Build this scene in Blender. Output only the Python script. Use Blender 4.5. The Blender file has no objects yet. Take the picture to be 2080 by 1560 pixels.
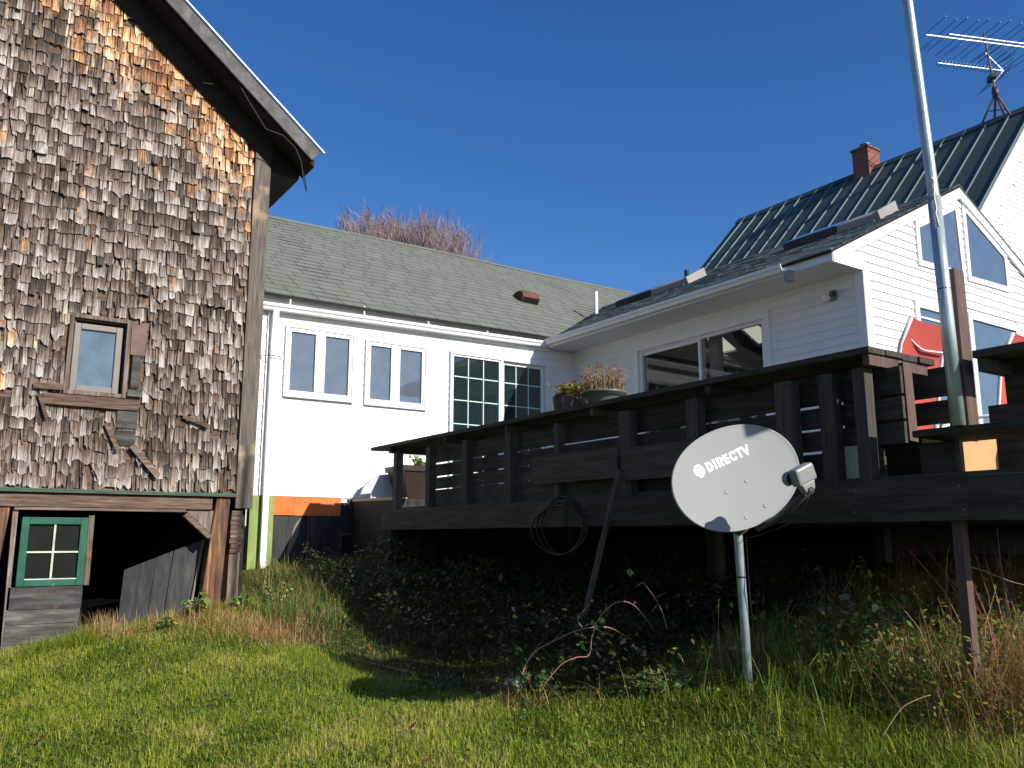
import bpy, bmesh, math, random
import numpy as np
from mathutils import Vector, Matrix
random.seed(7); rng = np.random.default_rng(11)
S = bpy.context.scene; COL = S.collection
R = math.radians
# ------------------------------------------------------------------ camera
F_PX, PITCH, YAW, EYE = 1707.0, R(10.35), R(55.86), 1.5
FWD = Vector((math.cos(YAW)*math.cos(PITCH), math.sin(YAW)*math.cos(PITCH), math.sin(PITCH)))
RGT = Vector((math.sin(YAW), -math.cos(YAW), 0)); UPV = RGT.cross(FWD)
CAM = Vector((0, 0, EYE))
cd = bpy.data.cameras.new('camera'); cam = bpy.data.objects.new('camera', cd); COL.objects.link(cam)
cam.location = CAM; cam.rotation_euler = Matrix((RGT, UPV, -FWD)).transposed().to_euler()
cd.sensor_width = 36; cd.lens = F_PX/2080*36; cd.clip_start = .05; cd.clip_end = 2000
S.camera = cam
# ------------------------------------------------------------------ sky, sun, exposure
SUN = Vector((.254, -.837, .485)).normalized()
w = bpy.data.worlds.new('World'); S.world = w; w.use_nodes = True
nt = w.node_tree; sky = nt.nodes.new('ShaderNodeTexSky'); sky.sky_type = 'NISHITA'
sky.sun_disc = False; sky.sun_elevation = math.asin(SUN.z); sky.sun_rotation = math.atan2(SUN.x, SUN.y)
sky.air_density = 1.0; sky.dust_density = .45; sky.ozone_density = 3.5; sky.altitude = 300
bg = nt.nodes['Background']; bg.inputs[1].default_value = .105
hs = nt.nodes.new('ShaderNodeHueSaturation'); hs.inputs['Saturation'].default_value = 1.27; hs.inputs['Hue'].default_value = .510
nt.links.new(sky.outputs[0], hs.inputs['Color']); nt.links.new(hs.outputs[0], bg.inputs[0])
sl = bpy.data.lights.new('sun', 'SUN'); so = bpy.data.objects.new('sun', sl); COL.objects.link(so)
sl.energy = 4.6; sl.angle = R(.55); sl.color = (1, .95, .86)
so.rotation_euler = SUN.to_track_quat('Z', 'Y').to_euler(); so.location = (0, -10, 12)
S.view_settings.view_transform = 'Standard'; S.view_settings.look = 'None'
S.view_settings.exposure = 0.45; S.view_settings.gamma = 1
S.cycles.max_bounces = 7; S.cycles.transparent_max_bounces = 12

# points of the survey: a bearing of the camera cut by a plane of the building
def ray(px, py): return FWD*F_PX + RGT*(px-1040) + UPV*(780-py)
def aY(px, py, y): r = ray(px, py); return CAM + r*(y/r.y)
def aX(px, py, x): r = ray(px, py); return CAM + r*(x/r.x)
def aD(px, py, d): r = ray(px, py); return CAM + r*(d/r.dot(FWD))
def aP(px, py, n, d): r = ray(px, py); n = Vector(n); return CAM + r*((d-n.dot(CAM))/n.dot(r))

# ------------------------------------------------------------------ objects
def tag(o, label=None, cat=None, group=None, kind=None):
    if label: o['label'] = label
    if cat: o['category'] = cat
    if group: o['group'] = group
    if kind: o['kind'] = kind
    return o
def thing(name, loc, label, cat, group=None):
    o = bpy.data.objects.new(name, None); COL.objects.link(o); o.location = loc; o.empty_display_size = .1
    return tag(o, label, cat, group)
def root_loc(o):
    v = Vector((0, 0, 0))
    while o is not None: v += o.location; o = o.parent
    return v
class MB:
    def __init__(s): s.v = []; s.f = []; s.c = []
    def add(s, vs, fs, c=(.5, 0, 0)):
        n = len(s.v); s.v += [tuple(v) for v in vs]; s.f += [tuple(i+n for i in f) for f in fs]
        if c and isinstance(c[0], (tuple, list)): s.c += list(c)
        else: s.c += [c]*len(vs)
    def box(s, x0, x1, y0, y1, z0, z1, t=None):
        c = (random.random() if t is None else t, 0, 0)
        s.add([(x0,y0,z0),(x1,y0,z0),(x1,y1,z0),(x0,y1,z0),(x0,y0,z1),(x1,y0,z1),(x1,y1,z1),(x0,y1,z1)],
              [(0,3,2,1),(4,5,6,7),(0,1,5,4),(1,2,6,5),(2,3,7,6),(3,0,4,7)], c); return s
    def obox(s, p, ax, ay, az, t=None):      # centre, half axes
        p, ax, ay, az = map(Vector, (p, ax, ay, az)); c = (random.random() if t is None else t, 0, 0)
        vs = [p+ax*i+ay*j+az*k for k in (-1, 1) for (i, j) in ((-1,-1),(1,-1),(1,1),(-1,1))]
        s.add(vs, [(0,3,2,1),(4,5,6,7),(0,1,5,4),(1,2,6,5),(2,3,7,6),(3,0,4,7)], c); return s
    def bar(s, a, b, wd, th, up=(0, 0, 1), t=None):   # beam from a to b
        a, b = Vector(a), Vector(b); d = (b-a); u = Vector(up)
        sx = d.cross(u)
        if sx.length < 1e-6: sx = d.cross(Vector((1, 0, 0)))
        sx.normalize(); uy = sx.cross(d).normalized()
        return s.obox((a+b)/2, d/2, sx*wd/2, uy*th/2, t)
    def prism(s, pts, off, t=None):          # planar polygon pushed by off
        n = len(pts); off = Vector(off); c = (random.random() if t is None else t, 0, 0)
        vs = [Vector(p) for p in pts]+[Vector(p)+off for p in pts]
        s.add(vs, [tuple(range(n))[::-1], tuple(range(n, 2*n))]+[(i, (i+1) % n, n+(i+1) % n, n+i) for i in range(n)], c); return s
    def tube(s, pts, rad, k=8, caps=True, t=None):
        pts = [Vector(p) for p in pts]; n = len(pts)
        if not isinstance(rad, (list, tuple)): rad = [rad]*n
        c = (random.random() if t is None else t, 0, 0); vs = []; prev = None
        for i, p in enumerate(pts):
            d = (pts[min(i+1, n-1)]-pts[max(i-1, 0)]).normalized()
            if prev is None: a = d.orthogonal().normalized()
            else:
                a = prev-d*prev.dot(d)
                a = a.normalized() if a.length > 1e-5 else d.orthogonal().normalized()
            prev = a; b = d.cross(a)
            for j in range(k):
                q = 2*math.pi*j/k; vs.append(p+(a*math.cos(q)+b*math.sin(q))*rad[i])
        fs = [(i*k+j, i*k+(j+1) % k, (i+1)*k+(j+1) % k, (i+1)*k+j) for i in range(n-1) for j in range(k)]
        if caps: fs += [tuple(range(k))[::-1], tuple(range((n-1)*k, n*k))]
        s.add(vs, fs, c); return s
    def lathe(s, c0, prof, k=28, t=None, ax=(0, 0, 1)):     # prof (r, h)
        ax = Vector(ax).normalized(); a = ax.orthogonal().normalized(); b = ax.cross(a); c0 = Vector(c0); vs = []
        for r_, h in prof:
            for j in range(k):
                q = 2*math.pi*j/k; vs.append(c0+ax*h+(a*math.cos(q)+b*math.sin(q))*r_)
        n = len(prof); fs = [(i*k+j, i*k+(j+1) % k, (i+1)*k+(j+1) % k, (i+1)*k+j) for i in range(n-1) for j in range(k)]
        s.add(vs, fs, (.5 if t is None else t, 0, 0)); return s
    def build(s, name, m, parent=None, smooth=False, bevel=0):
        me = bpy.data.meshes.new(name); L = root_loc(parent)
        me.from_pydata([(x-L.x, y-L.y, z-L.z) for x, y, z in s.v], [], s.f)
        a = me.attributes.new('col', 'FLOAT_COLOR', 'POINT')
        a.data.foreach_set('color', np.array([(c[0], c[1], c[2], 1) for c in s.c], dtype=np.float32).ravel())
        me.materials.append(m)
        if smooth: me.polygons.foreach_set('use_smooth', [True]*len(me.polygons))
        me.update(); o = bpy.data.objects.new(name, me); COL.objects.link(o)
        if parent: o.parent = parent
        if bevel:
            bm_ = o.modifiers.new('bevel', 'BEVEL'); bm_.width = bevel; bm_.segments = 2; bm_.limit_method = 'ANGLE'
        if smooth and not bevel:
            pass
        return o

# ------------------------------------------------------------------ materials
def ramp(nt, cols, pos=None):
    n = nt.nodes.new('ShaderNodeValToRGB'); e = n.color_ramp.elements
    pos = pos or [i/(len(cols)-1) for i in range(len(cols))]
    while len(e) < len(cols): e.new(.5)
    for i, (c, p) in enumerate(zip(cols, pos)): e[i].position = p; e[i].color = (*c, 1)
    return n
def mk(name, cols, scale=(1, 1, 1), ns=6, det=6, rough=.8, bump=.15, tone=.35, spec=.3, metal=0, pos=None,
       spot=None, contrast=1.6, bumpd=.01, coat=0, rvar=0, transl=0):
    m = bpy.data.materials.new(name); m.use_nodes = True; nt = m.node_tree; N = nt.nodes; Lk = nt.links
    b = N['Principled BSDF']; b.inputs['Roughness'].default_value = rough; b.inputs['Metallic'].default_value = metal
    b.inputs['Specular IOR Level'].default_value = spec; b.inputs['Coat Weight'].default_value = coat
    tc = N.new('ShaderNodeTexCoord'); mp = N.new('ShaderNodeMapping'); mp.inputs['Scale'].default_value = scale
    Lk.new(tc.outputs['Object'], mp.inputs[0])
    no = N.new('ShaderNodeTexNoise'); no.inputs['Scale'].default_value = ns; no.inputs['Detail'].default_value = det
    no.inputs['Roughness'].default_value = .65; Lk.new(mp.outputs[0], no.inputs[0])
    at = N.new('ShaderNodeAttribute'); at.attribute_name = 'col'; sp = N.new('ShaderNodeSeparateColor'); Lk.new(at.outputs['Color'], sp.inputs[0])
    # value = .5 + (noise-.5)*contrast + (tone-.5)*toneamt
    m1 = N.new('ShaderNodeMath'); m1.operation = 'MULTIPLY_ADD'; Lk.new(no.outputs[0], m1.inputs[0]); m1.inputs[1].default_value = contrast; m1.inputs[2].default_value = .5-.5*contrast-.5*tone
    m2 = N.new('ShaderNodeMath'); m2.operation = 'MULTIPLY_ADD'; Lk.new(sp.outputs[0], m2.inputs[0]); m2.inputs[1].default_value = tone; Lk.new(m1.outputs[0], m2.inputs[2])
    rp = ramp(nt, cols, pos); Lk.new(m2.outputs[0], rp.inputs[0]); out = rp.outputs[0]
    if spot:   # colour, scale, threshold, softness
        sc, ss, th, sf = spot[:4]
        n2 = N.new('ShaderNodeTexNoise'); n2.inputs['Scale'].default_value = ss; n2.inputs['Detail'].default_value = 5; Lk.new(tc.outputs['Object'], n2.inputs[0])
        mr = N.new('ShaderNodeMapRange'); mr.inputs[1].default_value = th; mr.inputs[2].default_value = th+sf; Lk.new(n2.outputs[0], mr.inputs[0])
        mx = N.new('ShaderNodeMix'); mx.data_type = 'RGBA'; Lk.new(mr.outputs[0], mx.inputs[0]); Lk.new(out, mx.inputs[6]); mx.inputs[7].default_value = (*sc, 1); out = mx.outputs[2]
    Lk.new(out, b.inputs['Base Color'])
    if rvar:
        mr2 = N.new('ShaderNodeMapRange'); mr2.inputs[3].default_value = rough-rvar; mr2.inputs[4].default_value = rough+rvar
        Lk.new(no.outputs[0], mr2.inputs[0]); Lk.new(mr2.outputs[0], b.inputs['Roughness'])
    if bump:
        bu = N.new('ShaderNodeBump'); bu.inputs['Strength'].default_value = bump; bu.inputs['Distance'].default_value = bumpd
        Lk.new(no.outputs[0], bu.inputs['Height']); Lk.new(bu.outputs[0], b.inputs['Normal'])
    if transl:
        tr = N.new('ShaderNodeBsdfTranslucent'); Lk.new(out, tr.inputs[0]); ms = N.new('ShaderNodeMixShader'); ms.inputs[0].default_value = transl
        Lk.new(b.outputs[0], ms.inputs[1]); Lk.new(tr.outputs[0], ms.inputs[2]); Lk.new(ms.outputs[0], N['Material Output'].inputs[0])
    m.diffuse_color = (*cols[len(cols)//2], 1)
    return m
def shingle_mat():
    m = bpy.data.materials.new('weathered_shingle'); m.use_nodes = True; nt = m.node_tree; N = nt.nodes; Lk = nt.links; b = N['Principled BSDF']
    b.inputs['Roughness'].default_value = .72; b.inputs['Specular IOR Level'].default_value = .35
    tc = N.new('ShaderNodeTexCoord'); at = N.new('ShaderNodeAttribute'); at.attribute_name = 'col'; sp = N.new('ShaderNodeSeparateColor'); Lk.new(at.outputs['Color'], sp.inputs[0])
    def noise(scale, det, ns=1):
        mp = N.new('ShaderNodeMapping'); mp.inputs['Scale'].default_value = scale; Lk.new(tc.outputs['Object'], mp.inputs[0])
        n = N.new('ShaderNodeTexNoise'); n.inputs['Scale'].default_value = ns; n.inputs['Detail'].default_value = det; n.inputs['Roughness'].default_value = .7; Lk.new(mp.outputs[0], n.inputs[0]); return n.outputs[0]
    def ma(op, a, b_=None, c=None):
        n = N.new('ShaderNodeMath'); n.operation = op
        for i, q in enumerate((a, b_, c)):
            if q is None: continue
            if isinstance(q, (int, float)): n.inputs[i].default_value = q
            else: Lk.new(q, n.inputs[i])
        return n.outputs[0]
    grain = noise((120, 20, 5), 6); blot = noise((6, 6, 4), 5); big = noise((1.1, 1, .9), 3)
    v = ma('ADD', ma('MULTIPLY', sp.outputs[0], .62), ma('MULTIPLY', ma('SUBTRACT', grain, .5), 1.9))
    v = ma('ADD', v, ma('MULTIPLY', ma('SUBTRACT', blot, .45), .9))
    v = ma('ADD', v, ma('MULTIPLY', ma('SUBTRACT', sp.outputs[2], .35), .42)); crk = noise((46, 10, 2.2), 4); v = ma('ADD', v, ma('MULTIPLY', ma('SUBTRACT', crk, .5), 1.1)); strk = noise((9, 9, 1.1), 4); v = ma('ADD', v, ma('MULTIPLY', ma('SUBTRACT', strk, .5), .9))
    g = ramp(nt, [(.014, .009, .006), (.070, .044, .029), (.155, .113, .083), (.265, .222, .188), (.46, .42, .385)], [.0, .3, .52, .76, 1.0]); Lk.new(v, g.inputs[0])
    t = ramp(nt, [(.10, .035, .012), (.33, .14, .05), (.58, .33, .15), (.80, .58, .36)], [.1, .4, .7, 1.0]); Lk.new(v, t.inputs[0])
    fr = ma('MULTIPLY', sp.outputs[1], 1.0)
    fr = ma('ADD', fr, ma('MULTIPLY', ma('SUBTRACT', blot, .5), 1.6)); fr = ma('ADD', fr, ma('MULTIPLY', ma('SUBTRACT', .45, sp.outputs[2]), .22)); fr = ma('ADD', fr, ma('MULTIPLY', ma('SUBTRACT', big, .5), 1.0))
    mr = N.new('ShaderNodeMapRange'); mr.inputs[1].default_value = .38; mr.inputs[2].default_value = .72; Lk.new(fr, mr.inputs[0])
    mx = N.new('ShaderNodeMix'); mx.data_type = 'RGBA'; Lk.new(mr.outputs[0], mx.inputs[0]); Lk.new(g.outputs[0], mx.inputs[6]); Lk.new(t.outputs[0], mx.inputs[7])
    Lk.new(mx.outputs[2], b.inputs['Base Color'])
    bu = N.new('ShaderNodeBump'); bu.inputs['Strength'].default_value = .6; bu.inputs['Distance'].default_value = .004; Lk.new(grain, bu.inputs['Height']); Lk.new(bu.outputs[0], b.inputs['Normal'])
    return m
def glass_mat(name, base, rough=.03, spec=.9, alpha=None, coat=1.0, noise=False):
    m = bpy.data.materials.new(name); m.use_nodes = True; nt = m.node_tree; N = nt.nodes; Lk = nt.links; b = N['Principled BSDF']
    b.inputs['Base Color'].default_value = (*base, 1); b.inputs['Roughness'].default_value = rough; b.inputs['Specular IOR Level'].default_value = spec
    b.inputs['Coat Weight'].default_value = coat; b.inputs['Coat Roughness'].default_value = .02
    if noise:
        tc = N.new('ShaderNodeTexCoord'); n = N.new('ShaderNodeTexNoise'); n.inputs['Scale'].default_value = 5; n.inputs['Detail'].default_value = 7; Lk.new(tc.outputs['Object'], n.inputs[0])
        r_ = ramp(nt, noise); Lk.new(n.outputs[0], r_.inputs[0]); Lk.new(r_.outputs[0], b.inputs['Base Color'])
    if alpha is not None:
        tr = N.new('ShaderNodeBsdfTransparent'); ms = N.new('ShaderNodeMixShader'); ms.inputs[0].default_value = alpha
        Lk.new(tr.outputs[0], ms.inputs[1]); Lk.new(b.outputs[0], ms.inputs[2]); Lk.new(ms.outputs[0], N['Material Output'].inputs[0])
    return m
M = {}
M['shingle'] = shingle_mat()
M['oldwood'] = mk('weathered_board', [(.03,.02,.014), (.10,.068,.048), (.20,.16,.13), (.36,.32,.28)], (14, 14, 1.2), 3, rough=.8, bump=.5, tone=.3, spot=((.36,.15,.05), 3.5, .62, .1))
M['oldwood_h'] = mk('weathered_beam', [(.03,.018,.012), (.09,.055,.036), (.18,.125,.09), (.33,.27,.22)], (1.2, 14, 16), 3, rough=.8, bump=.5, tone=.3)
M['cornerwood'] = mk('corner_board_wood', [(.03,.024,.02), (.085,.068,.056), (.15,.122,.10), (.27,.225,.18)], (22, 14, 1.4), 2.5, rough=.75, bump=.5, tone=.1, spot=((.46,.33,.20), 1.6, .60, .1))
M['rawwood'] = mk('orange_worn_wood', [(.025,.015,.010), (.085,.045,.028), (.17,.085,.045), (.50,.22,.07)], (11, 11, .9), 2.2, rough=.75, bump=.6, contrast=2.6)
M['darkboard'] = mk('dark_grey_board', [(.010,.010,.011), (.024,.024,.025), (.045,.044,.044), (.085,.08,.075)], (10, 10, .8), 2.4, rough=.75, bump=.3, tone=.35, spot=((.20,.16,.12), 2.2, .66, .15))
M['greyboard_h'] = mk('grey_horizontal_board', [(.016,.014,.012), (.045,.040,.035), (.09,.084,.076), (.19,.175,.16)], (1.3, 10, 8), 2, rough=.75, bump=.35, tone=.35, contrast=2.2)
M['dark'] = mk('interior_shade', [(.004,.004,.004), (.008,.008,.008)], rough=.95, bump=0, spec=0)  # near-black stands in for the shade inside rooms and bay
M['fascia'] = mk('grey_fascia_wood', [(.04,.037,.035), (.09,.085,.08), (.19,.18,.165)], (2.2, 10, 2.2), 5, rough=.7, bump=.3)
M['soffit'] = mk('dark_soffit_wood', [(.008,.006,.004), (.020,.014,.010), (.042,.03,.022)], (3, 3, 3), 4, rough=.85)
M['drip'] = mk('pale_drip_edge', [(.25,.27,.31), (.40,.42,.46)], rough=.45, metal=.4, bump=0)
M['white'] = mk('white_vinyl', [(.72,.72,.73), (.80,.80,.80), (.83,.83,.83)], ns=3, rough=.45, bump=.02, tone=.2, spec=.4)
M['whitetrim'] = mk('white_trim_paint', [(.76,.76,.77), (.83,.83,.83)], ns=4, rough=.35, bump=.02, tone=.1, spec=.5)
M['whitewall'] = mk('white_sunlit_siding', [(.74,.74,.75), (.82,.82,.82)], ns=3, rough=.5, bump=.02, tone=.15)
M['peel'] = mk('white_peeling_siding', [(.72,.72,.73), (.80,.80,.80)], ns=3, rough=.6, bump=.05, tone=.15, spot=((.33,.31,.28), 9, .64, .02))
M['roofgreen'] = mk('green_grey_roof_shingle', [(.085,.097,.077), (.135,.148,.120), (.170,.182,.150), (.25,.25,.215)], (1, 1, 1), 60, det=3, rough=.85, bump=.5, tone=.22, contrast=.8, spot=((.20,.21,.17), 1.3, .60, .25), bumpd=.003)
M['roofdark'] = mk('charcoal_roof_shingle', [(.036,.048,.050), (.058,.074,.076), (.082,.102,.102), (.14,.165,.162)], (1, 1, 1), 50, det=3, rough=.85, bump=.5, tone=.6, contrast=.9, bumpd=.003)
M['slot'] = mk('dark_shingle_joint', [(.012,.014,.012), (.02,.022,.02)], rough=.9, bump=0)  # near-black base that shows in the joints between tabs
M['metalroof'] = mk('green_painted_steel_roof', [(.030,.058,.050), (.046,.076,.066), (.062,.094,.082)], (.4, 3, .4), 2, rough=.6, bump=.03, tone=.3, spec=.3, metal=0, rvar=.06)
M['seam'] = mk('steel_seam_highlight', [(.13,.17,.17), (.20,.24,.24)], rough=.5, bump=0, metal=0)  # lighter than the roof sheet, seam highlight put into the colour
M['brick'] = None
M['orange'] = mk('orange_painted_panel', [(.52,.10,.02), (.72,.17,.035), (.80,.23,.06)], (1, 1, 3), 4, rough=.6, bump=.06, tone=.3, spot=((.40,.20,.11), 12, .66, .06))
M['lime'] = mk('lime_green_paint', [(.13,.19,.05), (.23,.31,.09), (.30,.38,.13)], (4, 4, .8), 3, rough=.65, bump=.08, spot=((.25,.24,.16), 10, .66, .08))
M['greenpaint'] = mk('dark_green_window_paint', [(.005,.05,.033), (.010,.09,.058), (.03,.14,.09)], (1, 1, 1), 7, rough=.5, bump=.15, spot=((.22,.28,.2), 14, .68, .05))
M['muntin'] = mk('flaking_pale_paint', [(.25,.28,.2), (.5,.52,.42), (.7,.7,.62)], ns=20, rough=.7, bump=.3)
M['vinylframe'] = mk('taupe_vinyl_frame', [(.17,.155,.135), (.21,.19,.168)], ns=3, rough=.45, bump=.02)
M['brownplate'] = mk('brown_metal_flashing', [(.085,.05,.04), (.14,.085,.07), (.2,.13,.11)], ns=7, rough=.6, bump=.1)
M['glassblue'] = glass_mat('reflective_window_glass', (.085, .11, .145), spec=.9, noise=[(.045,.06,.08), (.075,.10,.13), (.10,.125,.155), (.15,.17,.19)])  # blue-grey base colour stands in for much of the reflected sky
M['glasspat'] = glass_mat('streaked_window_glass', (.1, .15, .22), spec=.9, noise=[(.05,.055,.06), (.06,.085,.11), (.10,.15,.19), (.24,.30,.34)])
M['glassdark'] = glass_mat('dark_window_glass', (.012, .022, .024), spec=.6)
M['glassdirty'] = glass_mat('dusty_barn_glass', (.02, .025, .02), rough=.35, spec=.12, coat=0, noise=[(.003,.005,.003), (.006,.009,.006), (.010,.014,.009), (.07,.085,.06)])
M['glassclear'] = glass_mat('clear_window_glass', (.02, .03, .03), spec=.8, alpha=.22)
M['cladding'] = mk('tan_skylight_cladding', [(.27,.25,.225), (.34,.315,.285)], ns=3, rough=.45, bump=.0)
M['skylightpane'] = mk('frosted_skylight_pane', [(.78,.82,.68), (.85,.88,.76)], rough=.5, bump=0, transl=.9)
M['grid'] = mk('pale_mint_muntin', [(.52,.70,.64), (.62,.78,.72)], rough=.35, bump=0)
M['deck'] = mk('weathered_deck_wood', [(.018,.015,.010), (.042,.036,.026), (.072,.063,.047), (.115,.105,.08)], (12, 1, 12), 2.6, rough=.8, bump=.35, tone=.45)
M['deckpost'] = mk('weathered_deck_post', [(.028,.024,.018), (.062,.055,.044), (.11,.10,.082)], (16, 16, 1), 2.6, rough=.8, bump=.35, tone=.4)
M['brownpost'] = mk('brown_stained_wood', [(.055,.032,.027), (.11,.066,.055), (.17,.105,.09)], (12, 12, 1), 3, rough=.75, bump=.3, tone=.35)
M['tanwood'] = mk('sunlit_tan_wood', [(.30,.25,.15), (.45,.39,.26), (.55,.49,.36)], (1, 1.5, 14), 5, rough=.7, bump=.1)  # pale tan colour carries the sunlight on deck boards
M['card'] = mk('tan_cardboard', [(.45,.27,.12), (.56,.35,.17)], ns=3, rough=.85, bump=.02)
M['dish'] = mk('light_grey_dish_paint', [(.25,.255,.25), (.275,.28,.275)], ns=2, rough=.62, bump=.0, spec=.12, spot=((.29,.29,.28), 1.5, .5, .3))
M['lnb'] = mk('grey_plastic', [(.19,.20,.195), (.23,.24,.23)], ns=5, rough=.4, bump=.02, spec=.5)
M['armgrey'] = mk('dark_grey_arm', [(.035,.035,.035), (.06,.06,.06)], ns=5, rough=.45, bump=.02)
M['logo'] = mk('white_lettering', [(.88,.88,.88), (.92,.92,.92)], rough=.5, bump=0)
M['galv'] = mk('galvanised_steel', [(.20,.245,.27), (.30,.345,.37), (.40,.44,.46)], (1, 1, 1), 14, rough=.42, bump=.04, metal=.35, rvar=.1, spec=.5)
M['flagpole'] = mk('worn_galvanised_pole', [(.24,.29,.30), (.42,.48,.49), (.60,.65,.65)], (1, 1, .35), 12, rough=.33, bump=.06, metal=.45, spot=((.23,.13,.08), 16, .70, .03), rvar=.08)
M['black'] = mk('black_rubber', [(.008,.008,.008), (.015,.015,.015)], rough=.5, bump=0)
M['ant'] = mk('antenna_aluminium', [(.30,.33,.38), (.42,.45,.5)], rough=.5, metal=.5, bump=0)
M['antdark'] = mk('antenna_rod', [(.05,.06,.08), (.10,.11,.14)], rough=.4, metal=.5, bump=0)
M['rust'] = mk('rusty_mast_steel', [(.08,.045,.04), (.16,.10,.09), (.22,.15,.14)], ns=12, rough=.7, bump=.1)
M['rustvent'] = mk('rusty_roof_vent', [(.06,.022,.018), (.13,.045,.038), (.20,.085,.07)], ns=10, rough=.75, bump=.1)
M['red'] = mk('red_sling_fabric', [(.55,.09,.075), (.66,.12,.10)], ns=4, rough=.75, bump=.03, transl=.15)
M['cream'] = mk('cream_painted_tube', [(.70,.66,.62), (.80,.77,.73)], rough=.4, bump=0)
M['potgreen'] = mk('sage_green_plastic', [(.08,.10,.085), (.12,.145,.12)], ns=4, rough=.35, bump=.0, spec=.5)
M['barrel'] = mk('brown_barrel_staves', [(.03,.016,.015), (.08,.045,.045), (.15,.10,.10)], (10, 10, 1), 4, rough=.7, bump=.2)
M['terracotta'] = mk('shade_darkened_pot', [(.025,.015,.013), (.045,.028,.025)], ns=4, rough=.5, bump=.02)  # pot brown darkened further to carry its shade
M['soil'] = mk('potting_soil', [(.02,.014,.01), (.05,.035,.025)], ns=30, rough=.95, bump=.4)
M['greytub'] = mk('pale_grey_metal', [(.42,.43,.45), (.52,.53,.55)], ns=4, rough=.5, bump=.02)
M['bark'] = mk('bare_twig_bark', [(.20,.145,.15), (.31,.225,.225), (.44,.35,.34)], ns=8, rough=.85, bump=0)
M['barkbrown'] = mk('grey_tree_bark', [(.11,.09,.08), (.22,.19,.17)], ns=8, rough=.85, bump=.1)
def foliage(name, cols, transl=.35, rough=.55):
    return mk(name, cols, ns=4, rough=rough, bump=0, tone=1.1, contrast=.35, transl=transl, spec=.25)
M['grass'] = foliage('grass_blades', [(.095,.15,.014), (.19,.26,.022), (.28,.35,.035), (.44,.42,.08), (.50,.38,.15)])
M['dry'] = foliage('dry_grass_blades', [(.18,.09,.035), (.38,.21,.075), (.54,.34,.15), (.66,.52,.30)], .3)
M['weed'] = foliage('weed_leaves', [(.06,.12,.025), (.11,.19,.04), (.19,.28,.06), (.42,.46,.15)])
M['paleleaf'] = foliage('pale_leaf_undersides', [(.22,.26,.12), (.38,.40,.26), (.5,.5,.38)])
M['redleaf'] = foliage('red_autumn_leaves', [(.14,.025,.025), (.30,.05,.04), (.36,.16,.05)])
M['autumn'] = foliage('yellow_brown_leaves', [(.16,.06,.02), (.32,.14,.04), (.42,.34,.07), (.34,.40,.08)])
M['cane'] = mk('red_bramble_cane', [(.24,.06,.055), (.38,.17,.15), (.55,.42,.38)], ns=12, rough=.5, bump=.05, tone=.3)
M['stalk'] = mk('dry_weed_stalk', [(.20,.12,.055), (.36,.24,.12), (.5,.38,.22)], ns=12, rough=.8, bump=0, tone=.6)

# ------------------------------------------------------------------ ground
def gz(x, y):
    xs = np.clip(x, -30, 7.5); ys = np.clip(y, -40, 12)
    z = -.16+.14*xs+.078*ys
    z = z+.022*np.sin(x*2.1+y*1.3)+.015*np.sin(y*3.7-x*1.1)+.01*np.sin(x*6.1)*np.sin(y*5.3)
    z = z+.10*np.exp(-((x-2.75)**2)/.35-((y-8.3)**2)/.35)         # bank at the barn corner
    z = z-.27*np.exp(-((x-3.1)/.95)**2-((y-6.3)/1.9)**2)
    z = z+.05*np.exp(-((x-3.8)**2+(y-3.25)**2)/.15)
    return z
def ground():
    n = 220
    u = np.linspace(-1, 1, n); g = np.sign(u)*(np.abs(u)*9+np.abs(u)**5*300)
    X, Y = np.meshgrid(g+2, g+5); Z = gz(X, Y)
    v = np.stack([X, Y, Z], -1).reshape(-1, 3)
    me = bpy.data.meshes.new('ground')
    idx = np.arange(n*n).reshape(n, n); f = np.stack([idx[:-1, :-1], idx[:-1, 1:], idx[1:, 1:], idx[1:, :-1]], -1).reshape(-1, 4)
    me.from_pydata(v.tolist(), [], f.tolist()); me.polygons.foreach_set('use_smooth', [True]*len(me.polygons))
    m = mk('lawn_soil', [(.025,.022,.010), (.045,.050,.014), (.06,.075,.018), (.10,.085,.035)], ns=3.5, det=9, rough=.95, bump=.6, tone=0, spec=.1, bumpd=.03)
    me.materials.append(m); o = bpy.data.objects.new('ground', me); COL.objects.link(o); tag(o, kind='structure')
    o['label'] = 'grassy ground sloping up toward the barn and house'
ground()

# ------------------------------------------------------------------ wall helpers
def clap_x(mb, x0, x1, z0, z1, Y, e=.105, rng_fn=None, holes=(), lip=.012, dirn=-1):
    """clapboards on a wall that faces -Y (dirn -1); rng_fn(z)->(x0,x1)"""
    z = z0
    while z < z1-.005:
        zt = min(z+e, z1); a, b = (x0, x1)
        if rng_fn: 
            a, b = rng_fn(zt); a2, b2 = rng_fn(z)
        else: a2, b2 = a, b
        segs = [(a2, b2, a, b)]
        for hx0, hx1, hz0, hz1 in holes:
            if zt > hz0+.02 and z < hz1-.02:
                ns = []
                for s0, s1, t0, t1 in segs:
                    if s1 <= hx0 or s0 >= hx1: ns.append((s0, s1, t0, t1)); continue
                    if s0 < hx0: ns.append((s0, hx0, t0, hx0))
                    if s1 > hx1: ns.append((hx1, s1, hx1, t1))
                segs = ns
        for s0, s1, t0, t1 in segs:
            if s1-s0 < .02 or t1-t0 < .005: continue
            yo = Y+dirn*lip; t = random.random()
            mb.add([(s0,yo,z),(s1,yo,z),(t1,Y,zt),(t0,Y,zt),(s0,Y+.004,z),(s1,Y+.004,z)], [(0,1,2,3),(0,4,5,1)], (t, 0, 0))
        z += e
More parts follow.
